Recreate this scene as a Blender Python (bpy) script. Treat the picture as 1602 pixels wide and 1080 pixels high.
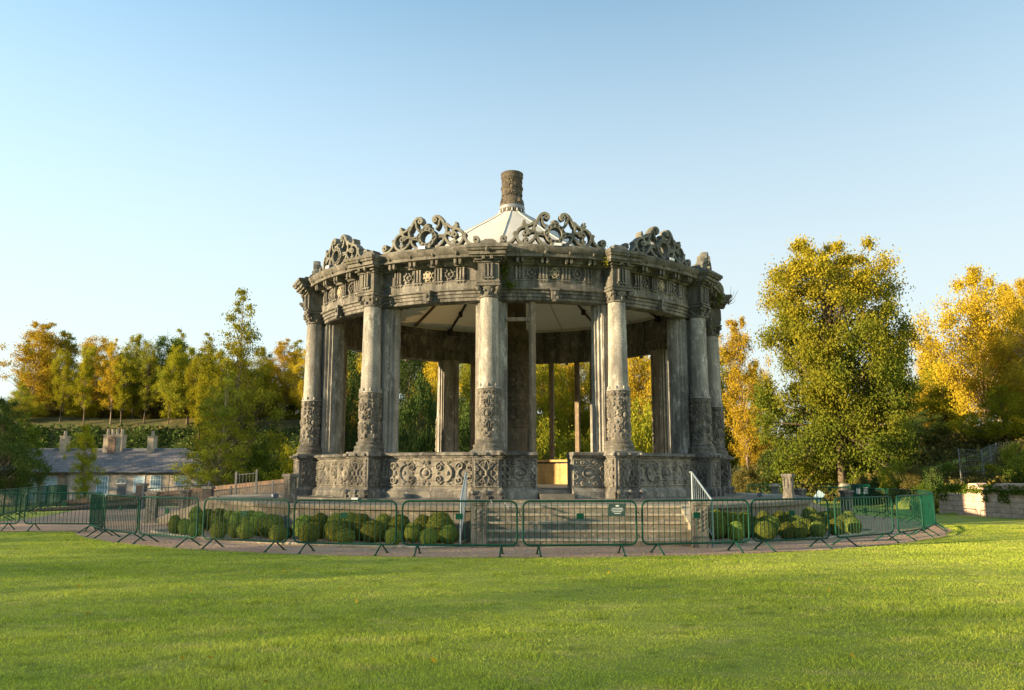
import bpy, math, random
import numpy as np
from math import sin, cos, pi, radians as R, sqrt, atan2
from mathutils import Vector, Matrix

S = bpy.context.scene
for o in list(bpy.data.objects): bpy.data.objects.remove(o)
COL = S.collection

# ------------------------------------------------------------ camera, sky, sun, exposure
cd = bpy.data.cameras.new('camera'); cam = bpy.data.objects.new('camera', cd); COL.objects.link(cam)
cd.sensor_width = 36; cd.lens = 36 * 1290 / 1602; cd.clip_end = 3000; cd.clip_start = .1
CD, CH, PITCH, F = 31.4, 1.65, R(8.9), 1290.
cam.location = (0, -CD, CH); cam.rotation_euler = (R(90) + PITCH, 0, 0)
S.camera = cam
SR = -1
SUN_AZ, SUN_EL = R(-68), R(10)            # azimuth measured from the camera side of the pavilion, negative = left
TOSUN = Vector((sin(SUN_AZ) * cos(SUN_EL), -cos(SUN_AZ) * cos(SUN_EL), sin(SUN_EL)))
w = bpy.data.worlds.new('World'); S.world = w; w.use_nodes = True
nt = w.node_tree; bg = nt.nodes['Background']
sky = nt.nodes.new('ShaderNodeTexSky'); sky.sky_type = 'NISHITA'; sky.sun_disc = False
sky.sun_elevation = R(11); sky.sun_rotation = atan2(TOSUN.x, TOSUN.y) * SR
sky.air_density = 1.0; sky.dust_density = 1.1; sky.ozone_density = 1.5; sky.altitude = 50
tint = nt.nodes.new('ShaderNodeMix'); tint.data_type = 'RGBA'; tint.blend_type = 'MULTIPLY'; tint.inputs[0].default_value = 1
tint.inputs[7].default_value = (.80, .935, .865, 1)          # white balance of the clear evening sky
nt.links.new(sky.outputs[0], tint.inputs[6])
stc = nt.nodes.new('ShaderNodeTexCoord'); ssp = nt.nodes.new('ShaderNodeSeparateXYZ'); nt.links.new(stc.outputs['Generated'], ssp.inputs[0])
srm = nt.nodes.new('ShaderNodeValToRGB'); nt.links.new(ssp.outputs[2], srm.inputs[0])
srm.color_ramp.elements.new(.5)
for e_, (p_, v_) in zip(list(srm.color_ramp.elements), ((0, .88), (.24, .66), (.55, .04))): e_.position = p_; e_.color = (v_, v_, v_, 1)
veil = nt.nodes.new('ShaderNodeMix'); veil.data_type = 'RGBA'; nt.links.new(srm.outputs[0], veil.inputs[0]); nt.links.new(tint.outputs[2], veil.inputs[6]); veil.inputs[7].default_value = (2.05, 2.13, 2.14, 1)
nt.links.new(veil.outputs[2], bg.inputs[0]); bg.inputs[1].default_value = .13
sl = bpy.data.lights.new('sun', 'SUN'); sl.energy = 5.0; sl.angle = R(.6); sl.color = (1, .75, .43)
so = bpy.data.objects.new('sun', sl); COL.objects.link(so)
so.rotation_euler = TOSUN.to_track_quat('Z', 'Y').to_euler(); so.location = (-40, -20, 30)
S.view_settings.view_transform = 'Standard'; S.view_settings.look = 'None'
S.view_settings.exposure = 1.72; S.view_settings.gamma = 1

# ------------------------------------------------------------ helpers
rng = np.random.default_rng(7)
def ray(x, y):
    a = ((x - 801) / F, 1, (540 - y) / F)
    return Vector((a[0], cos(PITCH) - a[2] * sin(PITCH), sin(PITCH) + a[2] * cos(PITCH)))
def on_z(x, y, z=0):
    r = ray(x, y); t = (z - CH) / r.z; return Vector((0, -CD, CH)) + r * t
def at_d(x, y, d):                        # point seen at pixel (x, y), d metres in front of the camera
    r = ray(x, y); return Vector((0, -CD, CH)) + r * (d / r.y)

class MB:
    def __init__(s): s.v = []; s.f = []; s.n = 0
    def add(s, v, f):
        b = s.n; s.v.extend([tuple(p) for p in v]); s.n += len(v)
        s.f.extend([tuple(i + b for i in q) for q in f]); return s
    def box(s, x0, x1, y0, y1, z0, z1, tp=0.0):
        v = [(x0, y0, z0), (x1, y0, z0), (x1, y1, z0), (x0, y1, z0), (x0 + tp, y0 + tp, z1), (x1 - tp, y0 + tp, z1), (x1 - tp, y1 - tp, z1), (x0 + tp, y1 - tp, z1)]
        return s.add(v, [(3, 2, 1, 0), (4, 5, 6, 7), (0, 1, 5, 4), (1, 2, 6, 5), (2, 3, 7, 6), (3, 0, 4, 7)])
    def lathe(s, prof, n=32, cx=0, cy=0, a0=0, cap=True):
        v = []; f = []
        for r, z in prof:
            for i in range(n):
                a = a0 + 2 * pi * i / n; v.append((cx + r * cos(a), cy + r * sin(a), z))
        for k in range(len(prof) - 1):
            for i in range(n):
                j = (i + 1) % n; f.append((k * n + i, k * n + j, (k + 1) * n + j, (k + 1) * n + i))
        if cap:
            f.append(tuple(range(n - 1, -1, -1))); f.append(tuple((len(prof) - 1) * n + i for i in range(n)))
        return s.add(v, f)
    def sweep(s, prof, t0, t1, n, closed=True):       # polygon profile (r, z) swept round the centre
        v = []; f = []; m = len(prof)
        for i in range(n + 1):
            t = t0 + (t1 - t0) * i / n
            for r, z in prof: v.append((r * sin(t), -r * cos(t), z))
        full = abs(t1 - t0) > 2 * pi - 1e-6
        for i in range(n):
            for k in range(m if closed else m - 1):
                l = (k + 1) % m; f.append((i * m + k, (i + 1) * m + k, (i + 1) * m + l, i * m + l))
        if closed and not full:
            f.append(tuple(range(m))); f.append(tuple(n * m + k for k in range(m - 1, -1, -1)))
        return s.add(v, f)
    def tube(s, pts, rad, n=6, cap=True, ell=None):
        pts = [Vector(p) for p in pts]; m = len(pts)
        rr = rad if hasattr(rad, '__len__') else [rad] * m
        v = []; f = []; up = None
        for i, p in enumerate(pts):
            t = (pts[min(i + 1, m - 1)] - pts[max(i - 1, 0)])
            t = t.normalized() if t.length > 1e-9 else Vector((0, 0, 1))
            if up is None: up = Vector((0, 0, 1)) if abs(t.z) < .9 else Vector((1, 0, 0))
            a = t.cross(up); 
            if a.length < 1e-6: a = t.orthogonal()
            a.normalize(); b = a.cross(t).normalized(); up = b
            for k in range(n):
                g = 2 * pi * k / n; v.append(p + (a * cos(g) + b * sin(g)) * rr[i])
        for i in range(m - 1):
            for k in range(n):
                l = (k + 1) % n; f.append((i * n + k, i * n + l, (i + 1) * n + l, (i + 1) * n + k))
        if cap: f.append(tuple(range(n - 1, -1, -1))); f.append(tuple((m - 1) * n + k for k in range(n)))
        return s.add(v, f)
    def ribbon(s, pts, ws, t0, t1, bev=.25):            # stroke in the x-z plane, thickness t0..t1 in y, softened section
        m = len(pts); v = []; f = []
        for i in range(m):
            a = pts[max(i - 1, 0)]; b = pts[min(i + 1, m - 1)]
            dx, dz = b[0] - a[0], b[1] - a[1]; l = sqrt(dx * dx + dz * dz) or 1; nx, nz = -dz / l, dx / l
            w_ = ws[i] / 2 if hasattr(ws, '__len__') else ws / 2; tm = (t1 - t0) * bev
            for q, y in ((-1, t0 + tm), (-1 + bev * 1.4, t0), (1 - bev * 1.4, t0), (1, t0 + tm), (1, t1 - tm), (1 - bev * 1.4, t1), (-1 + bev * 1.4, t1), (-1, t1 - tm)):
                v.append((pts[i][0] + nx * w_ * q, y, pts[i][1] + nz * w_ * q))
        for i in range(m - 1):
            for k in range(8):
                l = (k + 1) % 8; f.append((i * 8 + k, (i + 1) * 8 + k, (i + 1) * 8 + l, i * 8 + l))
        f.append(tuple(range(8))); f.append(tuple((m - 1) * 8 + k for k in range(7, -1, -1)))
        return s.add(v, f)
    def blob(s, c, r, n=8, m=6):
        v = []; f = []
        for j in range(m + 1):
            a = pi * j / m
            for i in range(n):
                b = 2 * pi * i / n; v.append((c[0] + r[0] * sin(a) * cos(b), c[1] + r[1] * sin(a) * sin(b), c[2] + r[2] * cos(a)))
        for j in range(m):
            for i in range(n):
                k = (i + 1) % n; f.append((j * n + i, j * n + k, (j + 1) * n + k, (j + 1) * n + i))
        return s.add(v, f)
    def map(s, fn): s.v = [tuple(fn(*p)) for p in s.v]; return s
    def mesh(s, name, mat, smooth=False):
        me = bpy.data.meshes.new(name); me.from_pydata(s.v, [], s.f); me.validate(); 
        if mat: me.materials.append(mat)
        import bmesh as _b
        bm = _b.new(); bm.from_mesh(me); _b.ops.recalc_face_normals(bm, faces=bm.faces); bm.to_mesh(me); bm.free()
        if smooth:
            me.polygons.foreach_set('use_smooth', [True] * len(me.polygons))
            try: me.set_sharp_from_angle(angle=R(smooth if smooth is not True else 40))
            except Exception: pass
        me.update(); return me

def link(name, me, parent=None, loc=(0, 0, 0), rz=0, mat=None):
    o = bpy.data.objects.new(name, me); COL.objects.link(o); o.location = loc; o.rotation_euler = (0, 0, rz)
    if parent is not None: o.parent = parent
    if mat is not None and me is not None:
        for sl_ in o.material_slots: sl_.link = 'OBJECT'; sl_.material = mat
    return o
def build(name, mb, mat, parent=None, smooth=False, loc=(0, 0, 0), rz=0):
    return link(name, mb.mesh(name, mat, smooth), parent, loc, rz)
def tag(o, label=None, cat=None, group=None, kind=None):
    if label: o['label'] = label
    if cat: o['category'] = cat
    if group: o['group'] = group
    if kind: o['kind'] = kind
    return o
def thing(name, label, cat, loc=(0, 0, 0), rz=0, group=None):
    return tag(link(name, None, None, loc, rz), label, cat, group)
def fastmesh(name, V, Fq, mat, smooth=False):           # numpy arrays, quads or tris
    me = bpy.data.meshes.new(name); k = Fq.shape[1]
    me.vertices.add(len(V)); me.vertices.foreach_set('co', V.astype(np.float32).ravel())
    me.loops.add(Fq.size); me.loops.foreach_set('vertex_index', Fq.astype(np.int32).ravel())
    me.polygons.add(len(Fq)); me.polygons.foreach_set('loop_start', np.arange(0, Fq.size, k, dtype=np.int32))
    if smooth: me.polygons.foreach_set('use_smooth', np.ones(len(Fq), dtype=bool))
    if mat: me.materials.append(mat)
    me.update(calc_edges=True); return me
ORD = ('first second third fourth fifth sixth seventh eighth ninth tenth eleventh twelfth thirteenth fourteenth fifteenth sixteenth seventeenth eighteenth nineteenth twentieth').split() + ['twenty-' + q for q in 'first second third fourth fifth sixth seventh eighth ninth'.split()] + ['thirtieth'] + ['thirty-' + q for q in 'first second third fourth fifth sixth seventh eighth ninth'.split()] + ['fortieth'] + ['forty-' + q for q in 'first second third fourth fifth'.split()]

# ------------------------------------------------------------ materials
def nmat(name):
    m = bpy.data.materials.new(name); m.use_nodes = True; t = m.node_tree; t.nodes.clear()
    out = t.nodes.new('ShaderNodeOutputMaterial'); return m, t, out
def N(t, typ, **kw):
    n = t.nodes.new(typ)
    for k, v in kw.items():
        if k in n.inputs: n.inputs[k].default_value = v
        else: setattr(n, k, v)
    return n
def noise(t, scale, detail=4, rough=.55, vec=None, stretch=None, coord='Object', off=None):
    tc = N(t, 'ShaderNodeTexCoord'); mp = N(t, 'ShaderNodeMapping')
    mp.inputs['Scale'].default_value = stretch or (1, 1, 1)
    if off: mp.inputs['Location'].default_value = off
    if coord == 'World':
        g = N(t, 'ShaderNodeNewGeometry'); t.links.new(g.outputs['Position'], mp.inputs[0])
    else: t.links.new(tc.outputs[coord], mp.inputs[0])
    n = N(t, 'ShaderNodeTexNoise'); n.inputs['Scale'].default_value = scale; n.inputs['Detail'].default_value = detail; n.inputs['Roughness'].default_value = rough
    t.links.new(mp.outputs[0], n.inputs['Vector']); return n.outputs['Fac']
def ramp(t, fac, stops, interp='LINEAR'):
    r = N(t, 'ShaderNodeValToRGB'); r.color_ramp.interpolation = interp; e = r.color_ramp.elements
    while len(e) < len(stops): e.new(.5)
    for i, (p, c) in enumerate(stops):
        e[i].position = p; e[i].color = (*c, 1) if hasattr(c, '__len__') else (c, c, c, 1)
    t.links.new(fac, r.inputs[0]); return r.outputs[0]
def mix(t, a, b, fac, mode='MIX'):
    m = N(t, 'ShaderNodeMix', data_type='RGBA', blend_type=mode)
    for s_, v in ((6, a), (7, b)):
        if hasattr(v, 'is_linked') or hasattr(v, 'links'): t.links.new(v, m.inputs[s_])
        else: m.inputs[s_].default_value = (*v, 1)
    if hasattr(fac, 'links'): t.links.new(fac, m.inputs[0])
    else: m.inputs[0].default_value = fac
    return m.outputs[2]
def principled(t, out, col, rough=.85, bump=None, bstr=.4, bdist=.02, metal=0, spec=.3):
    p = N(t, 'ShaderNodeBsdfPrincipled'); p.inputs['Roughness'].default_value = rough; p.inputs['Metallic'].default_value = metal
    p.inputs['Specular IOR Level'].default_value = spec
    if hasattr(col, 'links'): t.links.new(col, p.inputs['Base Color'])
    else: p.inputs['Base Color'].default_value = (*col, 1)
    if bump is not None:
        b = N(t, 'ShaderNodeBump'); b.inputs['Strength'].default_value = bstr; b.inputs['Distance'].default_value = bdist
        t.links.new(bump, b.inputs['Height']); t.links.new(b.outputs[0], p.inputs['Normal'])
    t.links.new(p.outputs[0], out.inputs[0]); return p
def stone(name, a, b, dark, damt=.5, scale=1.0, streak=True, lichen=(.16, .15, .06), lamt=.35, rough=.9):
    m, t, out = nmat(name)
    c = ramp(t, noise(t, 1.3 * scale, 5, .6, coord='World'), [(.33, a), (.66, b)])
    s1 = noise(t, 1.6 * scale, 6, .7, coord='World', stretch=(2.2, 2.2, .35) if streak else (1, 1, 1))
    c = mix(t, c, dark, ramp(t, s1, [(.52 - .16 * damt, 0), (.60, damt), (.72, min(1, damt * 1.5))]))
    l = noise(t, 2.7 * scale, 6, .75, coord='World', off=(5, 3, 1))
    c = mix(t, c, lichen, ramp(t, l, [(.55, 0), (.68, lamt)]))
    pt = noise(t, 3.4 * scale, 7, .75, coord='World', stretch=(1.3, 1.3, .6) if streak else (1, 1, 1), off=(11, 2, 7))
    c = mix(t, c, tuple(min(.6, x * 1.9) for x in a), ramp(t, pt, [(.53, 0), (.66, .6)]))
    f = noise(t, 22 * scale, 6, .8, coord='World')
    c = mix(t, c, ramp(t, f, [(.25, .35), (.75, 1.5)]), .8, 'MULTIPLY')
    principled(t, out, c, rough, f, .55, .03)
    return m
M = {}
M['stone'] = stone('weathered_stone', (.20, .192, .175), (.14, .137, .128), (.035, .035, .034), .8)
M['shaft'] = stone('pale_shaft_stone', (.34, .325, .29), (.225, .22, .205), (.06, .06, .058), .6, 1.0, True, (.36, .35, .31), .45)
M['carved'] = stone('carved_stone', (.21, .195, .17), (.14, .135, .122), (.03, .03, .028), .75, 1.4)
M['crest'] = stone('mossy_cresting_stone', (.13, .132, .115), (.19, .187, .165), (.045, .048, .042), .6, 1.5, False, (.22, .21, .10), .3)
M['cornice'] = stone('dark_cornice_stone', (.155, .150, .132), (.11, .106, .096), (.026, .026, .023), .6, 1.4, True, (.10, .10, .03), .5)
M['panel'] = stone('panel_stone', (.27, .25, .21), (.18, .172, .152), (.045, .045, .044), .65, 1.1)
M['ochre'] = stone('inner_render', (.62, .43, .17), (.52, .36, .15), (.2, .15, .09), .3, 1)
M['paving'] = stone('terrace_paving', (.24, .21, .165), (.19, .17, .14), (.09, .085, .075), .4, 1.5, False)
M['step'] = stone('step_stone', (.22, .20, .16), (.16, .145, .12), (.075, .07, .055), .5, 1.5, False)
M['pale'] = stone('pale_wall_stone', (.42, .36, .26), (.30, .26, .20), (.12, .11, .09), .4, 1)
M['chimney'] = stone('brown_chimney_stone', (.10, .085, .065), (.075, .065, .052), (.032, .03, .026), .5, 1.5)
M['oldwood'] = stone('mullion_timber', (.25, .19, .13), (.19, .15, .11), (.08, .065, .05), .5, 2)

def plain(name, col, rough=.5, metal=0, var=.15, vs=8, bump=0, spec=.4):
    m, t, out = nmat(name); f = noise(t, vs, 4, .6, coord='World')
    lo = tuple(c * (1 - var) for c in col); hi = tuple(min(1, c * (1 + var)) for c in col)
    principled(t, out, ramp(t, f, [(.3, lo), (.7, hi)]), rough, f if bump else None, bump, .02, metal, spec); return m
M['green_paint'] = plain('green_paint', (.003, .048, .030), .5, 0, .25, 5, 0, .15)
M['plate'] = plain('green_plate', (.003, .05, .03), .6, 0, .15, 8, 0, .1)
M['steel'] = plain('galvanised_steel', (.24, .30, .34), .5, .3, .15)
M['dark_iron'] = plain('dark_iron', (.04, .042, .045), .6, .2)
M['grey_iron'] = plain('grey_iron', (.13, .135, .14), .6, .1)
M['dark_rib'] = plain('dark_rib_steel', (.02, .018, .016), .7)
M['brown_strap'] = plain('brown_strap', (.13, .10, .06), .8)
M['white_paint'] = plain('white_paint', (.62, .66, .66), .5, 0, .08)
M['lead'] = plain('lead_flashing', (.16, .18, .21), .6, .1, .25)
M['sign_dark'] = plain('dark_sign', (.03, .06, .055), .35)
M['sign_blue'] = plain('pale_blue_board', (.45, .62, .72), .5, 0, .1)
M['floodlight'] = plain('floodlight_casing', (.07, .08, .10), .4)
M['bark'] = plain('bark', (.11, .085, .06), .95, 0, .45, 3, .8)
M['pale_bark'] = plain('pale_bark', (.26, .20, .14), .95, 0, .4, 3, .8)
M['soil'] = plain('bed_gravel', (.26, .185, .12), .95, 0, .35, 18, .8)
# tent membrane: lets some light through
m, t, out = nmat('canopy_membrane'); n_ = noise(t, .6, 3, .5)
c_ = ramp(t, n_, [(.3, (.43, .43, .40)), (.7, (.51, .51, .48))])
d1 = N(t, 'ShaderNodeBsdfDiffuse'); d2 = N(t, 'ShaderNodeBsdfTranslucent'); mx = N(t, 'ShaderNodeMixShader'); mx.inputs[0].default_value = .12
t.links.new(c_, d1.inputs[0]); d2.inputs[0].default_value = (.62, .46, .22, 1); t.links.new(d1.outputs[0], mx.inputs[1]); t.links.new(d2.outputs[0], mx.inputs[2]); t.links.new(mx.outputs[0], out.inputs[0])
M['canopy'] = m
# gravel
m, t, out = nmat('gravel'); v1 = N(t, 'ShaderNodeTexVoronoi'); v1.inputs['Scale'].default_value = 13
g_ = N(t, 'ShaderNodeNewGeometry'); t.links.new(g_.outputs['Position'], v1.inputs['Vector'])
c_ = mix(t, ramp(t, noise(t, .5, 4, .6, coord='World'), [(.3, (.33, .195, .11)), (.7, (.47, .29, .17))]), v1.outputs['Color'], .10)
c_ = mix(t, c_, ramp(t, noise(t, 40, 4, .7, coord='World'), [(.25, .35), (.75, 1.5)]), .8, 'MULTIPLY')
principled(t, out, c_, .95, v1.outputs['Distance'], .9, .03); M['gravel'] = m
# lawn colour shared by ground and blades
def lawn_color(t, blades=False):
    a = noise(t, .35, 5, .62, coord='World', stretch=(.6, 1.3, 1)); b = noise(t, 1.7, 5, .7, coord='World', stretch=(.7, 1.6, 1), off=(3, 9, 0))
    c = ramp(t, a, [(.32, (.22, .285, .036)), (.5, (.305, .37, .048)), (.68, (.405, .44, .07))])
    c = mix(t, c, (.46, .39, .15), ramp(t, b, [(.52, 0), (.72, .65)]))
    c = mix(t, c, (.12, .18, .014), ramp(t, noise(t, 2.6, 4, .6, coord='World', off=(8, 1, 0)), [(.54, 0), (.7, .6)]))
    return c
m, t, out = nmat('lawn'); c_ = lawn_color(t); f_ = noise(t, 30, 5, .8, coord='World')
c_ = mix(t, c_, ramp(t, f_, [(.3, .55), (.7, 1.15)]), .7, 'MULTIPLY')
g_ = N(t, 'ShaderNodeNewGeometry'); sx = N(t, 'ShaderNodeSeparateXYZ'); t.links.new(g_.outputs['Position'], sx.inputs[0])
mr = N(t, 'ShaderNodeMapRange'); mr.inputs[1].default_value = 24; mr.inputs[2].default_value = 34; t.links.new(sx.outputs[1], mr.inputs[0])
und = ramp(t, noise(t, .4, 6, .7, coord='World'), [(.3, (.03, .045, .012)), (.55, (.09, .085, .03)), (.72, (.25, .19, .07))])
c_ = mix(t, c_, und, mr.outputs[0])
principled(t, out, c_, .95, f_, .9, .05); M['lawn'] = m
def leafmat(name, stops, trans=.35, obj_var=.12, patch=None, pamt=.6, pscale=.25):
    m, t, out = nmat(name); g = N(t, 'ShaderNodeNewGeometry')
    c = ramp(t, g.outputs['Random Per Island'], [(i / (len(stops) - 1), s) for i, s in enumerate(stops)])
    if patch: c = mix(t, c, patch, ramp(t, noise(t, pscale, 3, .6, coord='World'), [(.48, 0), (.62, pamt)]))
    if name == 'leaf_maple':                       # leaf colour mixed towards mottled yellow higher up the crown
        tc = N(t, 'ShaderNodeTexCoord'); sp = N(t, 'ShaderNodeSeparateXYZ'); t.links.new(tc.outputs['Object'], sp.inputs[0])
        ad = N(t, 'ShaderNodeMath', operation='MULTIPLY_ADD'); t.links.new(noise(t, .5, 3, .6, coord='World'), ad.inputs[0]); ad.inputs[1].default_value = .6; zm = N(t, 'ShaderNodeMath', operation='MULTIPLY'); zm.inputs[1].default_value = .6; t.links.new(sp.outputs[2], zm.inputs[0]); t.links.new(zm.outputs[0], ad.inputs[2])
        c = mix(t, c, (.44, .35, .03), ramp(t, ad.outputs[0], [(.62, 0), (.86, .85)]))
    oi = N(t, 'ShaderNodeObjectInfo'); hs = N(t, 'ShaderNodeHueSaturation')
    mr = N(t, 'ShaderNodeMapRange'); mr.inputs[3].default_value = .5 - obj_var * .02; mr.inputs[4].default_value = .5 + obj_var * .10
    t.links.new(oi.outputs['Random'], mr.inputs[0]); t.links.new(mr.outputs[0], hs.inputs['Hue']); t.links.new(c, hs.inputs['Color'])
    mv = N(t, 'ShaderNodeMapRange'); mv.inputs[3].default_value = 1 - obj_var * 1.6; mv.inputs[4].default_value = 1 + obj_var; t.links.new(oi.outputs['Random'], mv.inputs[0]); t.links.new(mv.outputs[0], hs.inputs['Value'])
    a = N(t, 'ShaderNodeBsdfDiffuse'); b = N(t, 'ShaderNodeBsdfTranslucent'); x = N(t, 'ShaderNodeMixShader'); x.inputs[0].default_value = trans
    for q in (a, b): t.links.new(hs.outputs[0], q.inputs[0])
    t.links.new(a.outputs[0], x.inputs[1]); t.links.new(b.outputs[0], x.inputs[2]); t.links.new(x.outputs[0], out.inputs[0]); return m
M['leaf_green'] = leafmat('leaf_green', [(.065, .10, .014), (.10, .14, .018), (.14, .17, .022)])
M['leaf_dark'] = leafmat('leaf_dark', [(.05, .08, .022), (.075, .11, .028), (.10, .135, .032)], .2)
M['leaf_olive'] = leafmat('leaf_olive', [(.17, .19, .022), (.24, .25, .028), (.33, .31, .032)], .35, .12, (.34, .25, .015), .4)
M['leaf_gold'] = leafmat('leaf_gold', [(.36, .27, .025), (.48, .34, .03), (.56, .39, .035)], .4, .14, (.42, .25, .03), .3)
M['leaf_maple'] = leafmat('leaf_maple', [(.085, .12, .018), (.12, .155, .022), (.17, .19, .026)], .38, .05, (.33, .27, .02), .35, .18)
M['leaf_yellowgreen'] = leafmat('leaf_yellowgreen', [(.18, .20, .014), (.28, .27, .02), (.42, .34, .024)], .4)
M['leaf_box'] = leafmat('leaf_box', [(.11, .145, .03), (.17, .20, .042), (.26, .27, .06)], .08, .35)
M['leaf_scrub'] = leafmat('leaf_scrub', [(.05, .055, .02), (.11, .10, .03), (.20, .14, .04)], .25, .2)
m, t, out = nmat('grass_blades'); c_ = lawn_color(t); g_ = N(t, 'ShaderNodeNewGeometry')
c_ = mix(t, c_, ramp(t, g_.outputs['Random Per Island'], [(0, .7), (.8, 1.5), (1, 2.0)]), 1, 'MULTIPLY')
a_ = N(t, 'ShaderNodeBsdfDiffuse'); b_ = N(t, 'ShaderNodeBsdfTranslucent'); x_ = N(t, 'ShaderNodeMixShader'); x_.inputs[0].default_value = .4
for q in (a_, b_): t.links.new(c_, q.inputs[0])
t.links.new(a_.outputs[0], x_.inputs[1]); t.links.new(b_.outputs[0], x_.inputs[2]); t.links.new(x_.outputs[0], out.inputs[0]); M['blades'] = m

# ------------------------------------------------------------ terrain
def sm(a): a = np.clip(a, 0, 1); return a * a * (3 - 2 * a)
def H(x, y):
    x = np.asarray(x, float); y = np.asarray(y, float)
    z = -1.9 * sm((y - 12) / 22) * sm((-x - 9) / 12)
    hill = 10.8 * sm((y - 58) / 18) * sm((x + 96) / 30) + 6 * sm((y - 90) / 60)
    z = z + hill * (1 - .75 * sm((x + 10) / 40))
    xl = np.where(y < 4, 18.35 + (4 - y) * .36, 18.35 + (y - 4) * .13)
    z = z + 1.05 * sm((x - xl - .35) / .7) + 3.0 * sm((x - xl - 2.5) / 15)
    z = z + .7 * sm((y - 20) / 14) * sm((x + 4) / 6)
    z = z + .10 * np.sin(x * .31 + 1) * np.sin(y * .27) * sm((np.hypot(x, y) - 24) / 20)
    return z
xs = np.unique(np.concatenate([np.arange(-60, 60.1, 1.0), np.arange(-160, 161, 8.), [-1500, -900, -500, -300, 300, 500, 900, 1500]]))
ys = np.unique(np.concatenate([np.arange(-40, 110.1, 1.0), np.arange(-120, 200, 8.), [-900, -400, -200, 300, 500, 900, 1500]]))
X, Y = np.meshgrid(xs, ys); V = np.stack([X.ravel(), Y.ravel(), H(X, Y).ravel()], 1)
nx, ny = len(xs), len(ys); i_, j_ = np.meshgrid(np.arange(nx - 1), np.arange(ny - 1)); q = (j_ * nx + i_).ravel()
tag(link('ground', fastmesh('ground', V, np.stack([q, q + 1, q + nx + 1, q + nx], 1), M['lawn'], True)), kind='structure')
# gravel walk round the pavilion and out to the left
RG = 14.49
pts = []
for i in range(0, 101):
    a = R(-58) + (R(302) - R(-58)) * i / 100; r = RG + .06 * sin(i * 1.9) + .04 * sin(i * 4.3)
    pts.append((r * sin(a), -r * cos(a)))
mb = MB(); mb.add([(x, y, .006) for x, y in pts[:-1]], [tuple(range(100))])
tag(build('gravel_path', mb, M['gravel']), kind='structure')
mb = MB(); mb.add([(-11.5, -6.95, .011), (-11.5, 9, .011), (-16, 12.3, .011), (-20.5, 9.2, .011), (-18.6, 2.2, .011), (-17.8, -1.2, .011), (-18.6, -3.4, .011), (-26, -4.6, .011), (-34, -5.2, .011), (-34, -6.5, .011), (-22, -6.9, .011)], [tuple(range(10, -1, -1))])
tag(build('gravel_forecourt', mb, M['gravel']), kind='structure')

# grass blades on the lawn nearest the camera (nobody could count them)
def blades():
    n = 820000
    d = 5.8 + 22 * rng.random(n) ** 1.25; a = (rng.random(n) * 2 - 1) * .86
    x = a * d; y = -CD + d
    keep = (np.hypot(x, y) > RG - .03 + .10 * rng.random(n)) & (y < 4) & ~((x < -11) & (y > -7.05) & (x > -36))
    x, y, d = x[keep], y[keep], d[keep]; n = len(x)
    z = H(x, y); clump = .6 + .9 * (np.sin(x * 3.1 + np.sin(y * 2.3) * 2) * np.sin(y * 3.7 + np.sin(x * 1.7) * 2) * .5 + .5) ** 2 + .3 * np.sin(x * .7 + y * .4)
    h = (.012 + .020 * rng.random(n)) * clump; wd = .0022 + .0011 * d / 6
    g = rng.random(n) * 2 * pi; lean = 1.6 * rng.random(n); ld = rng.random(n) * 2 * pi
    bx, by = np.cos(g) * wd, np.sin(g) * wd
    V = np.empty((n, 3, 3)); V[:, 0] = np.stack([x - bx, y - by, z], 1); V[:, 1] = np.stack([x + bx, y + by, z], 1)
    V[:, 2] = np.stack([x + np.cos(ld) * h * lean, y + np.sin(ld) * h * lean, z + h], 1)
    return fastmesh('grass', V.reshape(-1, 3), np.arange(n * 3).reshape(-1, 3), M['blades'])
def litter():
    r = np.random.default_rng(5); n = 170; d = 6.5 + 24 * r.random(n); a = (r.random(n) * 2 - 1) * .8; C = np.stack([a * d, -CD + d, np.full(n, .035)], 1)
    C = C[np.hypot(C[:, 0], C[:, 1]) > RG + .1]; V, Fq = leaf_quads(C, .018 + .02 * r.random(len(C)), np.tile([0, 0, 1.], (len(C), 1)), r); return fastmesh('fallen_leaves', V, Fq, M['leaf_gold'])
LITTER = litter
tag(link('grass', blades()), 'short green lawn grass with straw coloured patches in the foreground', 'grass', kind='stuff')

# ------------------------------------------------------------ relief carving (height field from strokes)
def arc(cx, cy, r, a0, a1, n=14): return [(cx + r * cos(R(a0 + (a1 - a0) * i / n)), cy + r * sin(R(a0 + (a1 - a0) * i / n))) for i in range(n + 1)]
def spiral(cx, cy, r, a0, turns, k=.25, n=22): return [(cx + r * (1 - (1 - k) * i / n) * cos(R(a0 + 360 * turns * i / n)), cy + r * (1 - (1 - k) * i / n) * sin(R(a0 + 360 * turns * i / n))) for i in range(n + 1)]
def height(U, Vv, strokes, blobs, wrap=None):
    Hh = np.zeros_like(U)
    for pts, w_, h in strokes:
        best = np.full_like(U, 9.)
        for (x0, y0), (x1, y1) in zip(pts[:-1], pts[1:]):
            dx, dy = x1 - x0, y1 - y0; L = dx * dx + dy * dy + 1e-12
            t_ = np.clip(((U - x0) * dx + (Vv - y0) * dy) / L, 0, 1)
            best = np.minimum(best, np.hypot(U - x0 - t_ * dx, Vv - y0 - t_ * dy))
        Hh = np.maximum(Hh, h * sm((w_ - best) / (w_ * .35)))
    for cx, cy, rx, ry, h in blobs:
        q = 1 - ((U - cx) / rx) ** 2 - ((Vv - cy) / ry) ** 2
        Hh = np.maximum(Hh, h * np.sqrt(np.clip(q, 0, 1)))
    return Hh
RELIEF = 1.3
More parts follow.
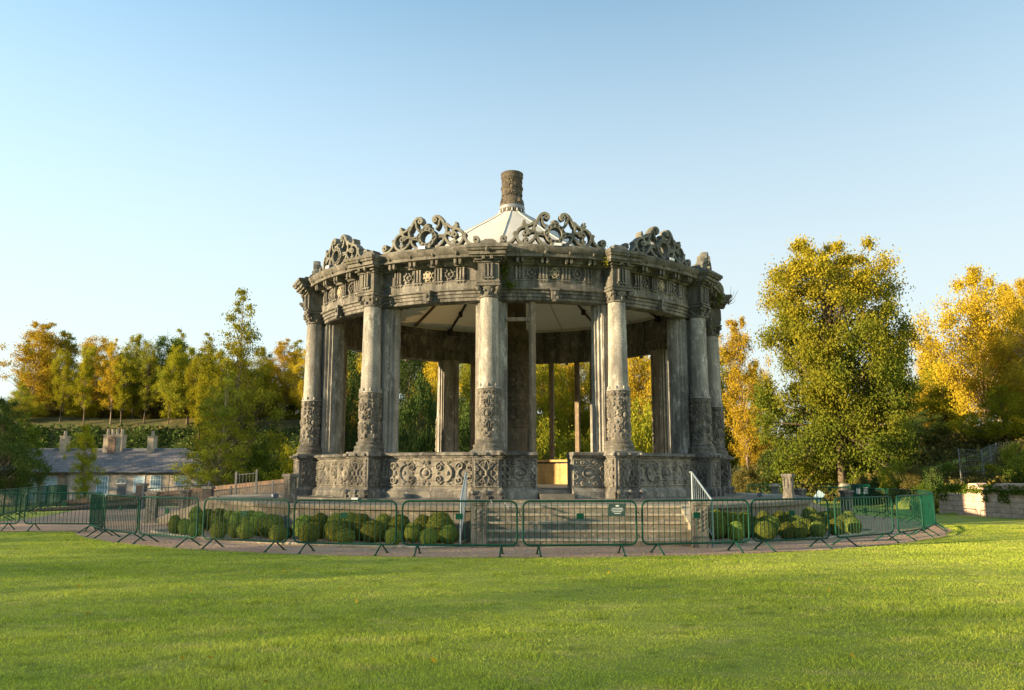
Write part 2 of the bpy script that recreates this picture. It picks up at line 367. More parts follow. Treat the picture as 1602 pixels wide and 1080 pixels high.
def mirror(st, bl, ax=True, ay=True):
    s2 = []; b2 = []
    for fx in ((1, -1) if ax else (1,)):
        for fy in ((1, -1) if ay else (1,)):
            s2 += [([(x * fx, y * fy) for x, y in p], w_, h * RELIEF) for p, w_, h in st]
            b2 += [(cx * fx, cy * fy, rx, ry, h * RELIEF) for cx, cy, rx, ry, h in bl]
    return s2, b2
def grid_relief(u0, u1, v0, v1, nu, nv, hf, fn, name, mat):
    u = np.linspace(u0, u1, nu); v = np.linspace(v0, v1, nv); U, W = np.meshgrid(u, v); Z = hf(U, W)
    P = fn(U.ravel(), W.ravel(), Z.ravel()); i_, j_ = np.meshgrid(np.arange(nu - 1), np.arange(nv - 1)); q = (j_ * nu + i_).ravel()
    return fastmesh(name, P, np.stack([q, q + 1, q + nu + 1, q + nu], 1), mat, True)
# long dado panel pattern, half-width hw, half-height .36
def dado_pattern(hw, wide=True):
    e = .37; st = []; bl = [(0, 0, .105, .085, .06)]
    st.append((arc(0, 0, .17, 0, 90), .022, .035))
    st.append(([(.17, 0), (.36, 0)], .016, .028)); bl.append((.40, 0, .05, .045, .035))
    st.append(([(0, .17), (0, .27)], .018, .03)); st.append((spiral(.09, .30, .055, 180, -1.2), .018, .035))
    st.append(([(0, .20), (.36, .20)], .015, .03)); st.append((spiral(.45, .17, .10, 160, 1.1), .024, .045))
    if wide:
        st.append((arc(.60, 0, .25, -75, 75), .030, .045)); st.append(([(.56, .24), (.47, .33), (.36, .24)], .02, .035))
        st.append(([(.85, .17), (1.02, .17)], .017, .03)); st.append((spiral(1.08, .20, .12, 180, -1.15), .028, .045))
        st.append((arc(1.18, .0, .14, 100, 190), .022, .04)); bl.append((1.02, .03, .05, .06, .035))
        st.append((spiral(1.36, .17, .10, 90, -1.2), .022, .04)); st.append(([(1.30, .04), (1.42, .04)], .02, .035))
        st.append((spiral(.72, .31, .05, 0, 1.1), .016, .03)); st.append((spiral(1.22, .33, .045, 200, 1.1), .014, .03))
        bl.append((.70, 0, .055, .07, .04))
        st.append(([(.20, .35), (.95, .35)], .012, .022))
    st.append(([(hw - .03, 0), (hw - .03, e)], .02, .03)); st.append(([(0, e), (hw, e)], .016, .03))
    return mirror(st, bl)
def square_pattern(hw, hh):
    st = []; bl = []
    st.append((spiral(.12, .24, .075, 200, 1.2), .02, .04)); st.append((spiral(.26, .12, .07, 90, -1.2), .02, .04))
    st.append(([(.0, .05), (.09, .13), (.03, .30), (.0, .34)], .02, .04)); st.append((spiral(.25, .30, .05, 0, 1.2), .016, .035))
    bl += [(0, 0, .05, .09, .05), (.15, .02, .04, .06, .04), (.32, .02, .03, .05, .04), (.15, .36, .05, .03, .03)]
    st.append(([(hw - .03, 0), (hw - .03, hh)], .018, .03)); st.append(([(0, hh - .02), (hw, hh - .02)], .016, .03))
    return mirror(st, bl)
def oval_pattern(hw, hh):
    st = [(arc(0, 0, .16, 0, 90), .022, .04), ([(.16, 0), (hw, 0)], .014, .03), ([(0, .20), (hw, .20)], .014, .03), (spiral(.16, .29, .06, 180, -1.2), .02, .04), ([(0, .2), (0, hh)], .015, .03),
          (arc(.36, .1, .08, 90, 270), .02, .04), ([(0, hh - .02), (hw, hh - .02)], .016, .03), ([(hw - .02, 0), (hw - .02, hh)], .016, .03)]
    return mirror(st, [(0, 0, .11, .075, .06), (.30, .3, .05, .04, .03)])

# ------------------------------------------------------------ the pavilion
TH0 = R(-5.1); K12 = [TH0 + R(30) * k for k in range(12)]
ZT, ZF = .87, 1.20                       # terrace level, inner floor level
pav = thing('pavilion', 'round open stone pavilion with carved columns, scrolled cresting and a tent roof', 'pavilion')
RC = 7.55                                 # column ring
def ringcopy(name, me, th, parent=pav, mat=None): return link(name, me, parent, (0, 0, 0), th, mat)

# column meshes, standing at (0,-RC)
shaft_prof = [(.262, 6.78), (.268, 6.70)] + [(.268 + .034 * i / 10, 6.70 - 2.58 * i / 10) for i in range(1, 11)] + [(.302, 4.12)]
mb = MB().lathe([(r, z) for r, z in reversed(shaft_prof)], 40, 0, -RC); me_shaft = mb.mesh('column', M['shaft'], True)
mb = MB().lathe([(.27, 6.765), (.30, 6.78), (.30, 6.82), (.27, 6.84), (.265, 6.92), (.29, 7.0), (.33, 7.06), (.335, 7.09), (.30, 7.10)], 32, 0, -RC)
mb.box(-.36, .36, -RC - .36, -RC + .36, 7.10, 7.165)
for sx in (-1, 1):
    for sy in (-1, 1):
        mb.blob((sx * .29, -RC + sy * .29, 7.03), (.075, .075, .075)); mb.blob((sx * .25, -RC + sy * .25, 6.93), (.05, .05, .07))
for a in range(8):
    mb.blob((.29 * cos(a * pi / 4), -RC + .29 * sin(a * pi / 4), 6.88), (.045, .045, .055))
    mb.blob((.30 * cos(a * pi / 4 + .4), -RC + .30 * sin(a * pi / 4 + .4), 6.99), (.035, .035, .045))
me_cap = mb.mesh('capital', M['cornice'], 50)
# carved drum: relief round a cylinder
RD = .315
st = [(spiral(.14, .34, .085, 250, 1.25), .022, .034), (spiral(.14, -.34, .085, 110, -1.25), .022, .034), (spiral(.17, .62, .075, 90, -1.2), .02, .032), (spiral(.17, .10, .075, 270, 1.2), .02, .03),
      (arc(0, 0, .13, 0, 360, 24), .018, .03), ([(.13, 0), (.20, .05), (.26, 0), (.20, -.05), (.13, 0)], .014, .03), ([(0, .2), (.05, .34), (0, .5), (-.05, .34), (0, .2)], .016, .032),
      ([(0, -.2), (.05, -.34), (0, -.5), (-.05, -.34), (0, -.2)], .016, .032), (spiral(.11, -.60, .065, 60, 1.2), .02, .034), (spiral(.06, .62, .05, 0, 1.1), .016, .03)]
bl = [(0, 0, .075, .10, .055), (.2, .47, .045, .05, .035), (.2, -.47, .045, .05, .035), (0, .64, .05, .04, .04), (0, -.64, .06, .05, .04), (.26, .2, .03, .06, .03), (.26, -.2, .03, .06, .03), (.09, .2, .03, .04, .03), (.09, -.2, .03, .04, .03)]
st2, bl2 = mirror(st, bl, True, False)
def drum_h(U, W):
    P = .5; C4 = 2 * pi * RD / 4                        # four repeats round the drum
    u = ((U / C4 + .5) % 1 - .5) * .56
    return height(u, W, st2, bl2)
def drum_fn(z0, cy, rad, flare=.02):
    def fn(u, v, h):
        a = u / RD; r = rad + h + flare * np.clip((-.45 - v) / .3, 0, 1)
        return np.stack([r * np.sin(a), cy - r * np.cos(a), z0 + v], 1)
    return fn
me_drum = grid_relief(-pi * RD, pi * RD, -.72, .72, 132, 96, drum_h, drum_fn(3.375, -RC, RD), 'carved_drum', M['carved'])
mb = MB().lathe([(.31, 4.09), (.35, 4.095), (.35, 4.13), (.315, 4.15), (.30, 4.16)], 36, 0, -RC)
for a in range(8): mb.blob((.31 * cos(a * pi / 4), -RC + .31 * sin(a * pi / 4), 4.18), (.035, .035, .07))
me_ringm = mb.mesh('drum_collar', M['shaft'], 50)
mb = MB().lathe([(.46, 2.311), (.46, 2.37), (.43, 2.39), (.45, 2.43), (.45, 2.47), (.40, 2.50), (.38, 2.54), (.40, 2.57), (.40, 2.60), (.345, 2.63), (.33, 2.66)], 36, 0, -RC)
me_base = mb.mesh('column_base', M['cornice'], 50)
# pedestal
mb = MB(); yo = -RC - .44
mb.box(-.42, .42, yo, -6.95, 1.22, 2.13)
mb.box(-.46, .46, yo - .04, -6.93, 2.13, 2.18); mb.box(-.53, .53, yo - .11, -6.92, 2.18, 2.255, -.0); mb.box(-.49, .49, yo - .07, -6.90, 2.255, 2.31, .03)
mb.box(-.47, .47, yo - .05, -6.94, 1.14, 1.22, .045); mb.box(-.50, .50, yo - .08, -6.96, .96, 1.14); mb.box(-.56, .56, yo - .14, -6.97, ZT - .02, .96)
for sx in (-.38, 0, .38): mb.box(sx - .07, sx + .07, yo - .155, yo - .13, ZT, 1.06); mb.blob((sx, yo - .10, 1.14), (.075, .06, .075)); mb.blob((sx, yo - .13, 2.215), (.06, .05, .05))
me_ped = mb.mesh('pedestal', M['stone'], False)
pst, pbl = square_pattern(.36, .40)
me_pp = grid_relief(-.36, .36, -.40, .40, 70, 76, lambda U, W: height(U, W, pst, pbl), lambda u, v, h: np.stack([u, yo - .004 - h, 1.68 + v], 1), 'carved_panel', M['carved'])
sst, sbl = square_pattern(.24, .40)
me_ps = {}
for sx in (-1, 1):
    me_ps[sx] = grid_relief(-.24, .24, -.40, .40, 50, 70, lambda U, W: height(U, W, sst, sbl), lambda u, v, h, sx=sx: np.stack([sx * (.424 + h), -7.66 + u * sx, 1.68 + v], 1), 'side_panel', M['carved'])
# pier behind the column with moulded jambs
mb = MB(); mb.box(-.33, .33, -7.22, -6.62, 2.30, 6.80)
for sx in (-1, 1):
    mb.box(min(sx * .33, sx * .40), max(sx * .33, sx * .40), -7.12, -6.70, 2.302, 6.797)
    mb.box(min(sx * .40, sx * .47), max(sx * .40, sx * .47), -7.02, -6.80, 2.304, 6.794)
    mb.box(min(sx * .20, sx * .30), max(sx * .20, sx * .30), -7.25, -7.22, 2.5, 6.7)
    mb.box(min(sx * .20, sx * .30), max(sx * .20, sx * .30), -6.62, -6.58, 2.5, 6.7)
me_pier = mb.mesh('pier', M['shaft'], False)
# block of the entablature breaking forward over the column
mb = MB(); fy = -RC - .30
mb.box(-.31, .31, fy, -7.1, 7.168, 7.80); mb.box(-.34, .34, fy - .03, -7.1, 7.21, 7.27); mb.box(-.35, .35, fy - .05, -7.1, 7.80, 7.86)
mb.box(-.40, .40, fy - .12, -7.1, 7.86, 7.93); mb.box(-.54, .54, fy - .30, -7.1, 7.985, 8.10); mb.box(-.50, .50, fy - .22, -7.1, 7.93, 7.985, -.02)
mb.box(-.57, .57, fy - .36, -7.1, 8.10, 8.17, -.03); mb.box(-.62, .62, fy - .42, -7.1, 8.17, 8.262)
mb.box(-.5, .5, fy - .20, -7.2, 8.262, 8.34); mb.box(-.30, .30, fy - .05, -7.3, 8.34, 8.50, .10); mb.box(-.16, .16, fy + .10, -7.4, 8.50, 8.56, .03)
for sx in (-.12, .12): mb.box(sx - .045, sx + .045, fy - .24, fy, 7.86, 7.985)
mb.blob((0, fy - .37, 8.12), (.06, .06, .08))
for sx in (-1, 1):
    for q in (.15, .42): mb.box(min(sx * .30, sx * .47), max(sx * .30, sx * .47), fy + q, fy + q + .1, 7.86, 7.985)
me_block = mb.mesh('entablature_block', M['cornice'], False)
def triglyph(wd, z0, z1, y, n=4):
    mb = MB(); mb.box(-wd / 2, wd / 2, y - .02, y + .02, z0, z1)
    for i in range(n):
        x = -wd / 2 + wd * (i + .5) / n; mb.box(x - wd / n * .28, x + wd / n * .28, y - .085, y - .02, z0 + .01, z1 - .01, .004)
    mb.box(-wd / 2 - .01, wd / 2 + .01, y - .06, y + .02, z0 - .045, z0)
    for i in range(n):
        x = -wd / 2 + wd * (i + .5) / n; mb.box(x - .016, x + .016, y - .05, y - .01, z0 - .085, z0 - .045)
    return mb
me_tri_b = triglyph(.32, 7.36, 7.78, fy, 3).mesh('triglyph', M['stone'])
# bay of the entablature between two columns, centred on its own local -Y
HB = R(15)
prof = [(6.86, 6.80), (6.93, 6.76), (7.22, 6.76), (7.30, 6.79), (7.30, 6.88), (7.345, 6.89), (7.345, 6.98), (7.39, 6.99), (7.39, 7.06), (7.46, 7.09), (7.47, 7.13), (7.41, 7.15), (7.41, 7.36), (7.43, 7.37), (7.43, 7.39), (7.38, 7.40), (7.38, 7.81), (7.47, 7.83), (7.50, 7.88), (7.55, 7.90), (7.56, 7.97), (7.86, 7.985), (7.87, 8.08), (7.90, 8.10), (7.96, 8.20), (7.97, 8.25), (7.66, 8.27), (7.62, 8.28), (7.62, 8.40), (7.20, 8.41), (7.0, 8.30), (6.86, 8.28), (6.86, 8.0), (6.80, 7.97), (6.80, 7.90), (6.88, 7.88), (6.88, 7.3), (6.82, 7.28), (6.82, 7.2), (6.86, 7.18)]
mb = MB().sweep(prof, -HB, HB, 24); me_ent = mb.mesh('entablature', M['stone'], 30)
TRI = [R(a) for a in (-8.1, -2.7, 2.7, 8.1)]; MET = [R(a) for a in (-5.4, 0, 5.4)]
me_tri = triglyph(.29, 7.405, 7.80, -7.39, 3).mesh('triglyph', M['stone'])
def rosette(shield):
    mb = MB(); y = -7.395; c = 7.60
    ring = [(.115 * cos(a * pi / 10) * (1 + .12 * cos(a * pi / 10 * 4)), c + .135 * sin(a * pi / 10) * (1 + .1 * cos(a * pi / 10 * 4))) for a in range(21)]
    mb.ribbon(ring, .04, y - .045, y + .01)
    if shield: mb.box(-.065, .065, y - .05, y, c - .07, c + .07); mb.box(-.085, .085, y - .04, y, c - .085, c - .05); mb.box(-.085, .085, y - .04, y, c + .05, c + .08)
    else:
        mb.blob((0, y - .01, c), (.06, .05, .06))
    for a in range(8): mb.blob((.165 * cos(a * pi / 4 + .4), y, c + .165 * sin(a * pi / 4 + .4)), (.032, .03, .032), 6, 4)
    return mb
me_ros = rosette(False).mesh('rosette', M['stone'], 50); me_shield = rosette(True).mesh('shield', M['stone'], False)
me_shield.materials.clear(); me_shield.materials.append(M['pale'])
mb = MB(); mb.box(-.10, .10, -7.52, -7.35, 6.80, 7.14); mb.box(-.13, .13, -7.55, -7.36, 7.05, 7.12); mb.blob((0, -7.53, 6.96), (.06, .05, .07)); mb.blob((0, -7.47, 6.76), (.085, .08, .05))
me_key = mb.mesh('keystone', M['stone'], False)
mb = MB()                                              # paired brackets and mask under the cornice
for sx in (-.075, .075): mb.box(sx - .04, sx + .04, -7.80, -7.5, 7.85, 7.98); mb.blob((sx, -7.74, 7.85), (.04, .06, .05))
mb.blob((0, -7.90, 8.13), (.055, .06, .085)); mb.blob((0, -7.83, 8.03), (.05, .05, .05))
me_brk = mb.mesh('bracket', M['cornice'], 50)
me_corn = MB().sweep([(7.56, 7.985), (7.875, 7.99), (7.885, 8.08), (7.915, 8.10), (7.975, 8.20), (7.985, 8.262), (7.67, 8.28), (7.56, 8.28)], -HB, HB, 24).mesh('cornice', M['cornice'], 30)
# scrolled cresting, drawn as strokes (x right of the bay centre, z above the blocking course)
mb = MB(); SC = 1 / 478.
def P(*a): return [(-dx * SC, h * SC) for dx, h in a]
def smooth_pts(p, it=2):
    for _ in range(it):
        q = [p[0]]
        for a, b in zip(p[:-1], p[1:]): q += [(a[0] * .75 + b[0] * .25, a[1] * .75 + b[1] * .25), (a[0] * .25 + b[0] * .75, a[1] * .25 + b[1] * .75)]
        p = q + [p[-1]]
    return p
def spi(cx, h, r, a0, turns, k=.3): return [(x, y) for x, y in spiral(-cx * SC, h * SC, r * SC, a0, turns, k, 20)]
half = []
T0, T1 = -.13, .13
half.append((smooth_pts(P((120, 395), (95, 410), (88, 440), (105, 470), (150, 485), (195, 460), (235, 405), (262, 345), (285, 300))), 46))
half.append((spi(118, 428, 40, 60, -1.3), 26)); half.append((smooth_pts(P((205, 440), (182, 390), (178, 340), (150, 300), (130, 285))), 36))
half.append((smooth_pts(P((262, 350), (292, 320), (302, 260), (275, 190), (272, 150))), 38))
half.append((smooth_pts(P((445, 368), (430, 310), (390, 292), (345, 305), (300, 345))), 40)); half.append((P((455, 330), (440, 300), (430, 270)), 50)); half.append((P((300, 365), (285, 330)), 50))
half.append((smooth_pts(P((430, 270), (395, 232), (350, 215), (300, 215), (268, 185), (190, 190), (150, 195))), 34))
half.append((smooth_pts(P((385, 262), (430, 275), (500, 250), (545, 190), (548, 120), (515, 55), (455, 22), (395, 30), (330, 65), (285, 120), (268, 180), (262, 150), (245, 90), (190, 35), (130, 22))), 42))
half.append((spi(415, 178, 46, -30, 1.35), 28)); half.append((smooth_pts(P((375, 165), (340, 195), (290, 200))), 28)); half.append((smooth_pts(P((415, 130), (420, 90), (420, 40))), 40)); half.append((smooth_pts(P((455, 95), (420, 70), (385, 95))), 26))
half.append((smooth_pts(P((262, 150), (215, 165), (160, 150))), 26))
half.append((smooth_pts(P((575, 195), (562, 140), (585, 85), (640, 35), (700, 18), (745, 35), (768, 80), (755, 125), (720, 132), (700, 110))), 40)); half.append((spi(722, 88, 40, 60, 1.2), 26)); half.append((P((548, 165), (590, 190)), 46))
half.append((P((0, 8), (400, 8), (770, 8)), 26))
for pts_, w_ in half:
    for sx in (1, -1):
        mb.ribbon([(x * sx, z + .02) for x, z in pts_], w_ * SC * 1.12, T0, T1)
no = 48; oc = []; ic = []                               # pierced cartouche in the middle
for i in range(no):
    a = 2 * pi * i / no; ro = 158 * (1 + .07 * cos(4 * a) + .05 * cos(8 * a + .5))
    oc.append((ro * SC * cos(a) * .93, (180 + ro * .97 * sin(a)) * SC)); ic.append((96 * SC * cos(a), (178 + 98 * sin(a)) * SC))
v = []
for y, o_, i__ in ((T0 - .03, oc, ic), (T1 + .03, oc, ic)):
    v += [(x, y, z) for x, z in o_] + [(x, y, z) for x, z in i__]
f = []
for i in range(no):
    j = (i + 1) % no
    f += [(i, j, no + j, no + i), (2 * no + i, 3 * no + i, 3 * no + j, 2 * no + j), (i, 2 * no + i, 2 * no + j, j), (no + i, no + j, 3 * no + j, 3 * no + i)]
mb.add(v, f); mb.ribbon([(x * 1.0, z) for x, z in ic + ic[:1]], .035, T0 - .06, T0 + .02); mb.ribbon([(x * .94, z) for x, z in oc + oc[:1]], .035, T0 - .05, T0 + .02)
mb.box(-52 * SC, 52 * SC, T0 - .05, T1 + .02, 322 * SC, 352 * SC); mb.blob((0, -.02, 372 * SC), (.115, .14, .055), 12, 8); mb.box(-.14, .14, T0 - .10, T1, -.02, .09)
for a in range(12): mb.blob((.245 * cos(a * pi / 6), T0 - .04, 178 * SC + .25 * sin(a * pi / 6)), (.035, .03, .035), 6, 4)
RCR = 7.42
mb.map(lambda x, y, z: ((RCR - y) * sin(x / RCR), -(RCR - y) * cos(x / RCR), 8.40 + z)); me_crest = mb.mesh('cresting', M['crest'], 50)
# dado walls
def dado(a0, a1, n=14): return MB().sweep([(6.90, 1.18), (7.42, 1.24), (7.50, 1.16), (7.54, 1.14), (7.55, .98), (7.62, .96), (7.62, ZT - .02), (6.9, ZT - .02)], a0, a1, n).sweep([(6.95, 1.18), (7.40, 1.18), (7.40, 2.12), (6.95, 2.12)], a0, a1, n)
def sill(a0, a1, n=14): return MB().sweep([(6.88, 2.12), (7.44, 2.12), (7.47, 2.17), (7.54, 2.19), (7.55, 2.25), (7.48, 2.285), (6.88, 2.29)], a0, a1, n)
AP = 7.40; hwa = 15 - math.degrees(.42 / AP); A0 = R(hwa)
me_dado = dado(-A0, A0).mesh('dado_wall', M['panel'], 30); me_sill = sill(-A0, A0).mesh('sill', M['stone'], 30)
dst, dbl = dado_pattern(1.50)
me_dp = grid_relief(-1.48, 1.48, -.39, .39, 260, 74, lambda U, W: height(U, W, dst, dbl), lambda u, v, h: np.stack([(AP + .003 + h) * np.sin(u / AP), -(AP + .003 + h) * np.cos(u / AP), 1.68 + v], 1), 'carved_panel', M['panel'])
# timber mullion
mb = MB(); mb.box(-.095, .095, -7.18, -6.98, 2.292, 6.76); mb.box(-.05, .05, -7.22, -7.18, 2.292, 6.76); me_mull = mb.mesh('mullion', M['oldwood'])
# assemble
plinth = build('plinth', MB().lathe([(8.42, ZT - .06), (8.42, ZT + .075), (7.0, ZT + .078)], 96), M['step'], pav)
build('floor', MB().lathe([(7.2, ZT), (7.2, ZF)], 72), M['paving'], pav)
colnames = []
for k, th in enumerate(K12):
    c = ringcopy('column', me_shaft, th)
    for nm, me in (('capital', me_cap), ('carved_drum', me_drum), ('collar', me_ringm), ('base', me_base)): link(nm, me, c)
    p = ringcopy('pedestal', me_ped, th); link('carved_panel', me_pp, p); link('side_panel', me_ps[-1], p); link('side_panel', me_ps[1], p)
    ringcopy('pier', me_pier, th)
    b = ringcopy('entablature_block', me_block, th); link('triglyph', me_tri_b, b)
    tb = th + HB
    e = ringcopy('entablature', me_ent, tb); link('cornice', me_corn, e)
    for a in TRI: link('triglyph', me_tri, e, (0, 0, 0), a); link('bracket', me_brk, e, (0, 0, 0), a)
    for i, a in enumerate(MET): link('shield' if i == 1 else 'rosette', me_shield if i == 1 else me_ros, e, (0, 0, 0), a)
    link('keystone', me_key, e)
    ringcopy('cresting', me_crest, tb)
    if k != 0:
        d_ = ringcopy('dado_wall', me_dado, tb); link('sill', me_sill, d_); link('carved_panel', me_dp, d_)
# door bay: two short dado walls left and right of the opening
DL, DR = math.asin(.73 / 7.4), math.asin(1.74 / 7.4)
ost, obl = oval_pattern(.40, .39)
for a0, a1 in ((TH0 + R(30) / 2 - A0, DL), (DR, TH0 + HB + A0)):
    ac = (a0 + a1) / 2; hw_ = (a1 - a0) / 2
    d_ = ringcopy('dado_wall', dado(-hw_, hw_, 5).mesh('dado_wall', M['panel'], 30), ac)
    link('sill', sill(-hw_, hw_, 5).mesh('sill', M['stone'], 30), d_)
    hh = hw_ * AP - .02
    link('carved_panel', grid_relief(-hh, hh, -.39, .39, 70, 70, lambda U, W: height(U * .40 / hh, W, ost, obl), lambda u, v, h: np.stack([(AP + .003 + h) * np.sin(u / AP), -(AP + .003 + h) * np.cos(u / AP), 1.68 + v], 1), 'carved_panel', M['panel']), d_)
build('door_step', MB().sweep([(7.1, ZT + .02), (7.75, ZT + .02), (7.75, 1.09), (7.1, 1.09)], DL + .005, DR - .005, 5), M['step'], pav)
for a in (4.9, 154.9, 164.9, -165.1, -105.1): ringcopy('mullion', me_mull, R(a))
build('transom', MB().box(-.17, .53, -7.15, -7.02, 6.18, 6.29), M['oldwood'], pav)
# ochre inside lining of the rear dado
build('inner_lining', MB().sweep([(6.86, 1.2), (6.95, 1.2), (6.95, 2.117), (6.86, 2.117)], R(25), R(335), 90), M['ochre'], pav)
build('bench_top', MB().sweep([(6.72, 2.297), (7.1, 2.299), (7.1, 2.20), (6.72, 2.20)], R(150), R(178), 14), M['ochre'], pav)
# roof membrane, ribs, central flue pillar, chimney
cprof = [(7.15, 8.22), (6.9, 8.30), (5.6, 8.88), (4.2, 9.56), (3.0, 10.24), (2.2, 10.74), (1.6, 11.08), (1.1, 11.38), (.75, 11.60), (.56, 11.75)]
mb = MB(); n_ = 96; v = []; f = []
for r_, z_ in cprof:
    for i in range(n_):
        a = 2 * pi * i / n_; sag = .05 * abs(sin(6 * (a - TH0 - pi / 2))) * sin(pi * min(1, (r_ - .5) / 6.7)); v.append((r_ * sin(a), -r_ * cos(a), z_ - sag))
for k in range(len(cprof) - 1):
    for i in range(n_): j = (i + 1) % n_; f.append((k * n_ + i, k * n_ + j, (k + 1) * n_ + j, (k + 1) * n_ + i))
mb.add(v, f); canopy = build('canopy', mb, M['canopy'], pav, 60)
me_rib = MB().tube([(0, -r_, z_ - .16) for r_, z_ in cprof], .05, 6).box(-.10, .10, -6.92, -6.70, 8.0, 8.25).box(-.06, .06, -5.6, -5.4, 8.62, 8.86).mesh('rib', M['dark_rib'])
me_seam = MB().tube([(0, -r_, z_ - .075) for r_, z_ in cprof], .012, 5).mesh('seam', M['brown_strap'])
me_strap = MB().add([(s_, -r_, z_ - .09) for r_, z_ in cprof for s_ in (-.09, .09)], [(2 * i, 2 * i + 1, 2 * i + 3, 2 * i + 2) for i in range(len(cprof) - 1)]).mesh('strap', M['brown_strap'])
for k, th in enumerate(K12):
    link('rib', me_rib, canopy, (0, 0, 0), th); link('strap' if k == 7 else 'seam', me_strap if k == 7 else me_seam, canopy, (0, 0, 0), th + HB)
me_welt = MB().tube([(0, -r_, z_ + .012) for r_, z_ in cprof], .018, 5).mesh('welt', M['canopy'])
for k, th in enumerate(K12): link('welt', me_welt, canopy, (0, 0, 0), th)
link('rim', MB().sweep([(6.85, 8.20), (6.95, 8.20), (6.95, 8.36), (6.85, 8.36)], 0, 2 * pi, 72).mesh('rim', M['canopy']), canopy)
flue = build('central_pillar', MB().lathe([(.70, ZF), (.70, 1.5), (.62, 1.56), (.58, 1.62), (.58, 3.35), (.63, 3.4), (.63, 3.5), (.58, 3.55), (.56, 6.8), (.62, 6.9), (.62, 7.1), (.55, 7.2), (.50, 11.95)], 40), M['chimney'], pav, 40)
def tall_h(U, W): return height(((U / (2 * pi * RD / 4) + .5) % 1 - .5) * .56, (W + .7) % 1.4 - .7, st2, bl2)
link('carved_panel', grid_relief(-pi * RD, pi * RD, -1.6, 1.6, 120, 150, tall_h, lambda u, v, h: np.stack([(.572 + h * 1.6) * np.sin(u / RD), -(.572 + h * 1.6) * np.cos(u / RD), 5.15 + v], 1), 'carved_panel', M['chimney']), flue)
chim = build('chimney', MB().lathe([(.47, 11.60), (.47, 12.0), (.485, 12.28), (.46, 12.42), (.40, 12.52), (.375, 12.60), (.37, 12.66), (.37, 13.22), (.385, 13.26), (.44, 13.34), (.45, 13.42), (.43, 13.46), (.45, 13.49), (.45, 13.54), (.40, 13.575), (.30, 13.575), (.30, 13.2)], 14), M['chimney'], pav, 25)
chim.location.z = -.09
link('lead_band', MB().lathe([(.50, 12.0), (.502, 12.15), (.49, 12.17)], 28).mesh('lead_band', M['lead'], 30), chim)
link('carving', grid_relief(-pi * RD, pi * RD, -.33, .33, 120, 60, lambda U, W: height(((U / (2 * pi * RD / 4) + .5) % 1 - .5) * .56, W, st2, bl2), lambda u, v, h: np.stack([(.375 + h) * np.sin(u / RD), -(.375 + h) * np.cos(u / RD), 12.92 + v], 1), 'carving', M['chimney']), chim)
mb = MB()
for a in range(16): 
    g = a * pi / 8; mb.tube([(.515 * cos(g), .515 * sin(g), 11.88), (.505 * cos(g), .505 * sin(g), 12.0)], .016, 5)
link('canopy_lacing', mb.mesh('canopy_lacing', M['white_paint']), chim)
mb = MB()
for a in range(4): g = a * pi / 2 + .6; mb.box(-.06, .06, -.06, .06, 0, .16, .02)
mb.v = [(x + (.47 * cos((i // 8) * pi / 2 + .6)), y + .47 * sin((i // 8) * pi / 2 + .6), z + 12.28) for i, (x, y, z) in enumerate(mb.v)]
link('shoulder_block', mb.mesh('shoulder_block', M['chimney']), chim)

# ------------------------------------------------------------ terrace, steps, newels, piers
ter = thing('stone_terrace', 'low round stone terrace with broad front steps under the pavilion', 'terrace')
RT = 10.6
build('retaining_wall', MB().lathe([(RT - .10, -.05), (RT - .10, ZT - .13), (RT - .02, ZT - .12)], 120), M['step'], ter, 30)
build('paving', MB().lathe([(RT + .02, ZT - .12), (RT + .04, ZT - .03), (RT, ZT), (0.1, ZT)], 120), M['paving'], ter, 30)
SX = 1.77
def stair(name, n, hw, r0, run, back, mat):
    """flight facing local -Y; foot at r0"""
    global TR
    TR = MB(); mb = MB(); rise = ZT / n
    for i in range(n):
        y0 = -r0 + i * run; top = (i + 1) * rise + (.003 if i == n - 1 else 0)
        mb.box(-hw, hw, y0, -r0 + (i + 1) * run if i < n - 1 else -back, -.05, top - .045)
        TR.box(-hw, hw, y0 - .035, -r0 + (i + 1) * run - .036 if i < n - 1 else -back, top - .044, top)
    return mb
stp = build('steps', stair('steps', 5, 2.43, 12.0, .35, 9.3, M['step']), M['step'], ter, loc=(SX, 0, 0)); link('treads', TR.mesh('treads', M['pale']), stp)
def stringer(x0, x1, r0, r1, zb, zt): 
    v = [(x0, -r0, -.05), (x1, -r0, -.05), (x1, -r1, -.05), (x0, -r1, -.05), (x0, -r0, zb), (x1, -r0, zb), (x1, -r1, zt), (x0, -r1, zt)]
    return MB().add(v, [(3, 2, 1, 0), (4, 5, 6, 7), (0, 1, 5, 4), (1, 2, 6, 5), (2, 3, 7, 6), (3, 0, 4, 7)])
def newel(h=1.05, w_=.165):
    mb = MB(); mb.box(-w_ - .03, w_ + .03, -w_ - .03, w_ + .03, -.04, .22, .02); mb.box(-w_, w_, -w_, w_, .22, h - .10); mb.box(-w_ - .03, w_ + .03, -w_ - .03, w_ + .03, h - .10, h - .06)
    mb.box(-w_ - .05, w_ + .05, -w_ - .05, w_ + .05, h - .06, h, .02)
    for s_ in (-1, 1):
        for i in range(5):
            z = .36 + i * (h - .55) / 5; mb.blob((0, s_ * w_, z + .04), (.055, .022, .05), 8, 6); mb.blob((s_ * w_, 0, z + .04), (.022, .055, .05), 8, 6)
            for q in (-.09, .09): mb.blob((q, s_ * w_, z + .09), (.025, .02, .03), 6, 4); mb.blob((s_ * w_, q, z + .09), (.02, .025, .03), 6, 4)
    return mb
me_newel = newel().mesh('newel', M['carved'], 50)
